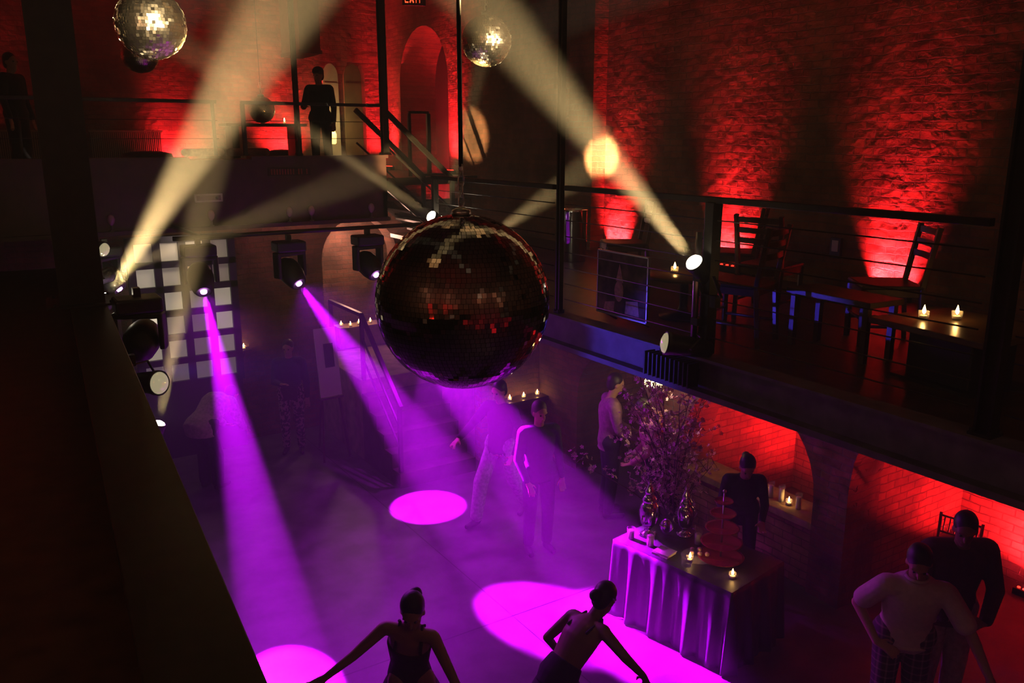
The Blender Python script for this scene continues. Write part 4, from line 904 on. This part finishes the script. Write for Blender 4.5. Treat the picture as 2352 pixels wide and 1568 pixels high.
for p in tips:
    for q_ in range(rnd.randint(2, 4)):
        c = p + V((rnd.gauss(0, 0.028), rnd.gauss(0, 0.028), rnd.gauss(0, 0.028))); ax = V((rnd.uniform(-1, 1), rnd.uniform(-1, 1), rnd.uniform(0, 1))).normalized(); u = ax.orthogonal().normalized(); v = ax.cross(u)
        for k in range(5):
            a = 2 * PI * k / 5; a1 = a + 0.5; a2 = a - 0.5; r = 0.026
            mb.add([c, c + (u * math.cos(a1) + v * math.sin(a1)) * r * 0.7 + ax * 0.004, c + (u * math.cos(a) + v * math.sin(a)) * r + ax * 0.008, c + (u * math.cos(a2) + v * math.sin(a2)) * r * 0.7 + ax * 0.004], [(0, 1, 2, 3)])
o = mb.build('blossoms', PT, t); o['kind'] = 'stuff'
t = thing('crystal_lamp', 'small crystal lamp glowing yellow above the flowering branches', 'lamp', (6.10, 6.62, 1.90))
MB().cyl((0, 0, 0.12), (0, 0, 0.88), 0.006).build('rod', 'steel', t); MB().lathe((0, 0, 0), [(0.02, 0.12), (0.11, 0.10), (0.11, 0.085), (0.02, 0.09)], 24).build('ring', 'steel_bright', t)
CR = mat('lit_crystal', (1, 0.9, 0.5), 0.1, emit=(1.0, 0.80, 0.25), es=10)
for k in range(14):
    a = 2 * PI * k / 14; r = 0.095 if k % 2 else 0.055; MB().lathe((r * math.cos(a), r * math.sin(a), 0.02), [(0.001, -0.06), (0.009, -0.035), (0.007, 0.02), (0.001, 0.06)], 6, smooth=False).build('crystal', CR, t)
MB().ell((0, 0, 0.03), 0.026, 12).build('bulb', 'lens_warm', t)
lamp('POINT', (6.10, 6.66, 1.80), 7, (1.0, 0.78, 0.30), 0.06)
# ---------------------------------------------------------------- lower back : glow-panel grid, niche, stair, easel
t = thing('glow_panel_grid', 'tall black grid of white panels with added glow on the lower back wall', 'display', (1.78, 12.30, 0))
GM = []
for i, e in enumerate((0.85, 0.28, 0.14, 0.07)): GM.append(mat('glow_panel_%d' % i, (0.7, 0.66, 0.55), 0.5, emit=(1.0, 0.86, 0.62), es=e))  # panel glow stands in for spot light on the pale frames
cols, rows, pw, ph = 4, 6, 0.335, 0.345
for c_ in range(cols + 1): MB().box((c_ * pw - 0.02, 0, 2.12), (0.10, 0.10, rows * ph + 0.06)).build('upright', 'black', t)
for r_ in range(rows + 1): MB().box((cols * pw / 2 - 0.02, 0, 1.085 + r_ * ph), (cols * pw + 0.10, 0.10, 0.09)).build('crossbar', 'black', t)
lv = [[3, 3, 3, 3], [1, 2, 3, 2], [0, 2, 3, 1], [0, 1, 2, 1], [1, 2, 2, 3], [3, 3, 2, 3]]
for r_ in range(rows):
    for c_ in range(cols):
        MB().box((c_ * pw + pw / 2 - 0.02, 0.02, 1.085 + r_ * ph + ph / 2), (pw - 0.09, 0.02, ph - 0.08)).build('panel', GM[lv[r_][c_]], t)
MB().box((pw / 2 - 0.02, 0.0, 1.085 + 3 * ph + ph / 2), (0.09, 0.012, 0.10)).build('dark_square', 'black', t)
MB().bx(-0.05, cols * pw, -0.04, 0.08, 0.0, 1.05).build('plinth', 'black', t)
lamp('AREA', (2.4, 11.9, 3.2), 3.0, (1.0, 0.8, 0.6), 0.3, target=(2.4, 12.2, 1.5), name='display_light')

SD = mat('dimmed_stone_steps', (0.08, 0.055, 0.05), 0.8, noise=0.3, scale=6)  # landing stone darkened so the steps look unlit
# landing with the stair down to the dance floor
ST = mat('old_stone', (0.34, 0.22, 0.17), 0.85, noise=0.3, scale=6, bump=0.2)
t = thing('stone_landing', 'raised stone landing in front of the warm brick niche', 'landing', (5.2, 11.9, 0))
MB().bx(-0.85, 1.3, -1.2, 0.58, 0, 1.2).build('block', ST, t, bevel=0.01)
for k in range(5): MB().bx(-0.85, 0.3, -1.2 - 0.24 * (k + 1), -1.2 - 0.24 * k, 0, 1.2 - 0.2 * (k + 1)).build('step', SD, t)
t = thing('stair_handrail', 'black steel handrail descending from the landing left of the big mirror ball', 'railing', (4.40, 10.72, 1.2))
for y, z in ((0, 0), (-1.15, -0.99)): MB().box((0, y, z + 0.46), (0.05, 0.05, 0.95)).build('post', 'steel', t)
MB().bar((0, 0.0, 0.93), (0, -1.2, -0.09), 0.05, 0.05).build('handrail', 'steel', t); MB().bar((0, 0.0, 0.93), (0, 1.2, 0.93), 0.05, 0.05).build('handrail', 'steel', t)
for k in range(2): MB().bar((0, 0, 0.6 - 0.3 * k), (0, -1.15, -0.38 - 0.3 * k), 0.02, 0.03).build('mid_rail', 'steel', t)
MB().box((0, 1.18, 0.46), (0.05, 0.05, 0.93)).build('post', 'steel', t)
lamp('POINT', (5.2, 13.1, 2.9), 34, (1.0, 0.50, 0.36), 0.10, name='niche_fill')  # added warm fill for the niche brick, without a fixture
lamp('POINT', (5.5, 11.9, 3.2), 7, (1.0, 0.50, 0.36), 0.10, name='landing_fill')  # added warm fill over the landing
t = thing('bulkhead_fill_lamp', 'added small round lamp over the warm brick niche', 'lamp', (5.5, 12.38, 3.3)); MB().lathe((0, 0, 0), [(0.08, 0), (0.08, 0.05), (0.03, 0.07)], 16).build('housing', 'steel', t); MB().ell((0, 0, -0.01), 0.05, 12).build('globe', 'lens_dim', t)  # lamp body added to go with the fill light
t = thing('niche_ledge', 'stone ledge with candles at the foot of the warm brick niche', 'ledge', (5.3, 12.66, 1.2))
MB().bx(-0.52, 0.52, -0.12, 0.22, 0, 0.34).build('block', ST, t, bevel=0.008)
GN = 'candles in the warm brick niche'
for lb, x, y in (('lit candle in the brick niche, farthest left', 4.86, 12.70), ('lit candle in the brick niche, just in front of its left neighbour', 4.98, 12.60), ('lit candle in the brick niche, third from the left', 5.16, 12.68), ('lit candle in the brick niche, nearest the big mirror ball', 5.36, 12.68)):
    candle(lb, (x, y, 1.54), GN, power=1.6)
t = thing('wall_bracket', 'small bracket shelf on the lower back wall with a single candle', 'shelf', (3.20, 12.42, 1.42)); MB().bx(-0.10, 0.10, -0.10, 0.08, 0, 0.03).build('shelf_board', 'wood_dark', t)
MB().bar((0, 0.06, -0.12), (0, -0.06, 0.0), 0.02, 0.02).build('bracket', 'steel', t)
candle('single lit candle on the brick wall right of the white grid', (3.20, 12.38, 1.45), 'candle on the wall bracket', power=8)

t = thing('easel_board', 'pale printed board on a black easel left of the stair handrail', 'sign', (4.02, 11.1, 0), math.radians(4))
bq = Matrix.Rotation(math.radians(-8), 3, 'X')
MB().box((0, 0, 1.42), (0.32, 0.02, 0.98), bq).build('board', 'paint_white', t)
MB().box((0.02, -0.014, 1.52), (0.14, 0.006, 0.34), bq).build('dark_print', 'black', t)
for sx in (-1, 1): MB().bar((sx * 0.20, -0.16, 0), (sx * 0.04, 0.09, 1.95), 0.025, 0.025).build('leg', 'wood_dark', t)
MB().bar((0, 0.45, 0), (0, 0.09, 1.8), 0.025, 0.025).build('leg', 'wood_dark', t); MB().box((0, -0.06, 0.91), (0.36, 0.06, 0.025)).build('tray', 'wood_dark', t)

# ---------------------------------------------------------------- things fixed on the back girder
t = thing('small_sign', 'small framed sign fixed low on the back gallery girder', 'sign', (2.55, 10.985, 3.78))
MB().box((0, 0, 0), (0.34, 0.02, 0.10)).build('plate', 'paint_white', t); MB().box((0, -0.012, 0), (0.29, 0.004, 0.06)).build('panel', mat('sign_face', (0.22, 0.14, 0.12), 0.6), t); MB().ell((0.10, -0.016, 0), 0.02, 10).build('mark', 'black', t)
t = thing('girder_lettering', 'dim red row of grille bars on the back gallery girder', 'lettering', (3.60, 10.985, 4.08))
RB = mat('dull_red_bars', (0.35, 0.06, 0.04), 0.6)  # red bars standing in for faint lettering
MB().box((0, 0.0, 0), (0.56, 0.012, 0.10)).build('plate', 'steel', t)
for k in range(14):
    if k in (9, 12): continue
    MB().box((-0.24 + 0.036 * k, -0.010, 0), (0.018, 0.01, 0.07)).build('bar', RB, t)
BG = mat('frosted_pinkish_glass', (0.55, 0.30, 0.38), 0.25)
for k, (x, w_) in enumerate(((1.41, 'far left, behind the shallow beam'), (2.56, 'below the small framed sign'), (3.56, 'left of the close pair'), (3.86, 'right of the close pair'), (4.72, 'far right, above the third moving head'))):
    t = thing('globe_bulb', 'unlit frosted globe bulb on the back girder, ' + w_, 'bulb', (x, 10.97, 3.43), 0, 'globe bulbs on the back girder')
    MB().lathe((0, 0, 0), [(0.03, 0), (0.03, 0.01), (0.014, 0.015), (0.014, 0.07)], 12).build('socket', 'steel_bright', t)
    MB().lathe((0, 0, 0), [(0.014, 0.07), (0.035, 0.10), (0.045, 0.14), (0.035, 0.18), (0.015, 0.20), (0.002, 0.203)], 16).build('globe', BG, t)

# ---------------------------------------------------------------- back gallery furniture
SL = mat('slatted_metal', (0.34, 0.24, 0.18), 0.5, 0.3)
def slats(label, x0, x1, z0, z1, y, n):
    t = thing('slatted_screen', label, 'screen', ((x0 + x1) / 2, y, z0)); w_ = x1 - x0
    MB().box((0, 0.03, (z1 - z0) / 2), (w_, 0.02, z1 - z0)).build('backing', 'wood_dark', t)
    MB().box((0, 0, z1 - z0), (w_ + 0.04, 0.06, 0.03)).build('top_rail', SL, t); MB().box((0, 0, 0.015), (w_ + 0.04, 0.06, 0.03)).build('bottom_rail', SL, t)
    for k in range(n): MB().box((-w_ / 2 + w_ * (k + 0.5) / n, 0, (z1 - z0) / 2), (w_ / n * 0.5, 0.02, z1 - z0 - 0.04)).build('slat', SL, t)
    return t
slats('wide pale slatted screen on the back gallery wall, below the golden mirror ball', 1.86, 2.98, 3.90, 4.62, 15.85, 36)
slats('narrow pale slatted screen at the far left of the back gallery wall', 0.45, 1.25, 3.90, 4.62, 15.85, 26)
t = thing('console_table', 'long dark console table on the back gallery right behind its railing', 'table', (3.75, 12.5, 3.90))
MB().box((0, 0, 0.79), (1.15, 0.45, 0.04)).build('tabletop', 'wood_table', t, bevel=0.004)
for sx in (-0.45, 0.45): MB().box((sx, 0, 0.385), (0.10, 0.34, 0.77)).build('leg', 'wood_dark', t)
candle('small lit candle on the console table of the back gallery', (4.02, 12.36, 4.71), 'candle on the console table', h=0.035, r=0.02, power=0.8)
PK = mat('dusty_pink_upholstery', (0.42, 0.20, 0.18), 0.8, noise=0.2, scale=20)
for x, lb, rz in ((2.72, 'dusty pink tub armchair on the back gallery, the left one of two', 0.2), (3.30, 'dusty pink tub armchair on the back gallery, below the railing post', -0.2)):
    t = thing('tub_armchair', lb, 'armchair', (x, 11.75, 3.90), rz, 'pink armchairs on the back gallery')
    MB().box((0, 0, 0.24), (0.42, 0.44, 0.20)).build('seat', PK, t, bevel=0.05); pts = [(0.23 * math.cos(a), 0.02 + 0.23 * math.sin(a), 0.42) for a in [PI * i / 10 - 0.1 for i in range(11)]]
    MB().tube(pts, 0.055, 10).build('backrest', PK, t)
    for sx in (-1, 1):
        for sy in (-1, 1): MB().cyl((sx * 0.16, sy * 0.16, 0), (sx * 0.16, sy * 0.16, 0.15), 0.014).build('leg', 'wood_dark', t)
for (x, y, r, lb) in ((2.30, 13.4, 0.36, 'round dark ottoman on the back gallery below the slatted screen'), (4.55, 14.2, 0.28, 'small round dark ottoman beside the console table')):
    t = thing('ottoman', lb, 'ottoman', (x, y, 3.90), 0); MB().lathe((0, 0, 0), [(r * 0.9, 0.06), (r, 0.10), (r, 0.32), (r * 0.92, 0.39), (r * 0.5, 0.42), (0.002, 0.425)], 28).build('cushion', 'leather', t)
    for a in range(4): MB().cyl((r * 0.6 * math.cos(a * PI / 2), r * 0.6 * math.sin(a * PI / 2), 0), (r * 0.6 * math.cos(a * PI / 2), r * 0.6 * math.sin(a * PI / 2), 0.07), 0.02).build('foot', 'wood_dark', t)
# arched white shutters leaning on the back wall
def shutter(label, x0, x1, y, m, rz=0):
    w_ = x1 - x0; t = thing('arched_shutter', label, 'shutter', ((x0 + x1) / 2, y, 3.90), rz, 'arched shutters on the back gallery')
    poly = [(-w_ / 2, 0), (w_ / 2, 0), (w_ / 2, 1.72)] + [(w_ / 2 * math.cos(PI * i / 12), 1.72 + 0.26 * math.sin(PI * i / 12)) for i in range(1, 12)] + [(-w_ / 2, 1.72)]
    MB().prism(poly, 'Y', -0.02, 0.02).build('panel', m, t, bevel=0.004)
    for z in (0.12, 0.95, 1.6): MB().box((0, -0.03, z), (w_ * 0.86, 0.02, 0.05)).build('batten', m, t)
    return t
M['cream'] = mat('aged_cream_paint', (0.62, 0.54, 0.38), 0.6, noise=0.15, scale=6); M['bronze'] = mat('dull_brass_paint', (0.22, 0.16, 0.08), 0.5, noise=0.2, scale=6)
shutter('cream arched shutter at the back, directly behind the person in a cap', 5.93, 6.24, 15.86, 'cream')
shutter('darker brass-coloured arched shutter leaning in front of its cream neighbours', 6.30, 6.66, 15.74, 'bronze')
shutter('cream arched shutter edge showing right of the darker one', 6.62, 6.80, 15.90, 'cream')
t = thing('glowing_lantern', 'yellow glowing lantern beside the person in a cap', 'lantern', (5.90, 15.45, 4.40))
MB().lathe((0, 0, 0), [(0.07, 0), (0.09, 0.02), (0.10, 0.18), (0.07, 0.24), (0.02, 0.26)], 18).build('shade', mat('lit_lantern_shade', (1, 0.8, 0.3), 0.5, emit=(1.0, 0.72, 0.20), es=2.6), t)
MB().cyl((0, 0, -0.5), (0, 0, 0), 0.015).build('stem', 'steel', t); MB().lathe((0, 0, -0.5), [(0.12, 0), (0.12, 0.02), (0.02, 0.04)], 18).build('base', 'steel', t)
lamp('POINT', (5.90, 15.32, 4.75), 12, (1.0, 0.72, 0.32), 0.1)
# exit sign hanging from the ceiling
t = thing('exit_sign', 'red lit EXIT sign at the top, above the arched red doorway', 'sign', (6.22, 12.5, 6.50), math.radians(-18))
MB().box((0, 0, 0.11), (0.36, 0.05, 0.22)).build('housing', 'black', t, bevel=0.006); MB().cyl((0, 0, 0.22), (0, 0, 2.5), 0.01).build('hanger', 'steel', t)
ER = mat('lit_exit_letters', (1, 0.1, 0.05), 0.5, emit=(1.0, 0.07, 0.02), es=3.0)
def bars(ch, x, segs): 
    mb = MB()
    for (a, b_, c, d) in segs: mb.bar((x + a, -0.029, b_), (x + c, -0.029, d), 0.006, 0.018)
    return mb.build('letter_' + ch, ER, t)
bars('e', -0.14, [(0, 0.04, 0, 0.18), (0, 0.175, 0.05, 0.175), (0, 0.11, 0.045, 0.11), (0, 0.045, 0.05, 0.045)]); bars('x', -0.065, [(0, 0.04, 0.055, 0.18), (0.055, 0.04, 0, 0.18)])
bars('i', 0.02, [(0.01, 0.04, 0.01, 0.18)]); bars('t', 0.05, [(0.035, 0.04, 0.035, 0.18), (0, 0.175, 0.07, 0.175)])
# added warm fill lamps behind the viewer, also giving glints in the mirror ball
for k, (x, y, z, w_) in enumerate(((-2.4, -1.5, 5.6, 'left'), (1.2, -3.6, 5.8, 'middle'), (4.6, -3.4, 5.4, 'right'), (-2.6, 2.2, 5.2, 'far left'))):
    t = thing('fill_lantern', 'added round fill lamp behind the viewer, %s one' % w_, 'lamp', (x, y, z)); MB().ell((0, 0, 0), 0.09, 14).build('globe', 'lens_warm', t); MB().box((0, 0, 0.13), (0.05, 0.05, 0.1)).build('cap', 'steel', t); MB().cyl((0, 0, 0.15), (0, 0, 9 - z), 0.006).build('cord', 'steel', t)
    lamp('POINT', (x, y, z - 0.14), 15, (1.0, 0.36, 0.18), 0.1)

for lb, x, y, z, pw, col in (('added small round lamp under the back gallery between the grid and the stair', 3.9, 12.0, 3.55, 7, (1.0, 0.42, 0.32)), ('added small dim yellow lamp inside the first lower arch', 7.9, 7.6, 2.3, 5, (1.0, 0.70, 0.22))):
    t = thing('added_fill_lamp', lb, 'lamp', (x, y, z)); MB().lathe((0, 0, 0), [(0.09, 0.0), (0.09, 0.2 if z > 3 else 0.6), (0.04, 0.22 if z > 3 else 0.62)], 16).build('housing', 'steel', t); MB().ell((0, 0, -0.01), 0.06, 12).build('globe', 'lens_dim', t)
    lamp('POINT', (x, y, z - 0.12), pw, col, 0.08)  # fill lamps added to lift the lower back brick and the alcove
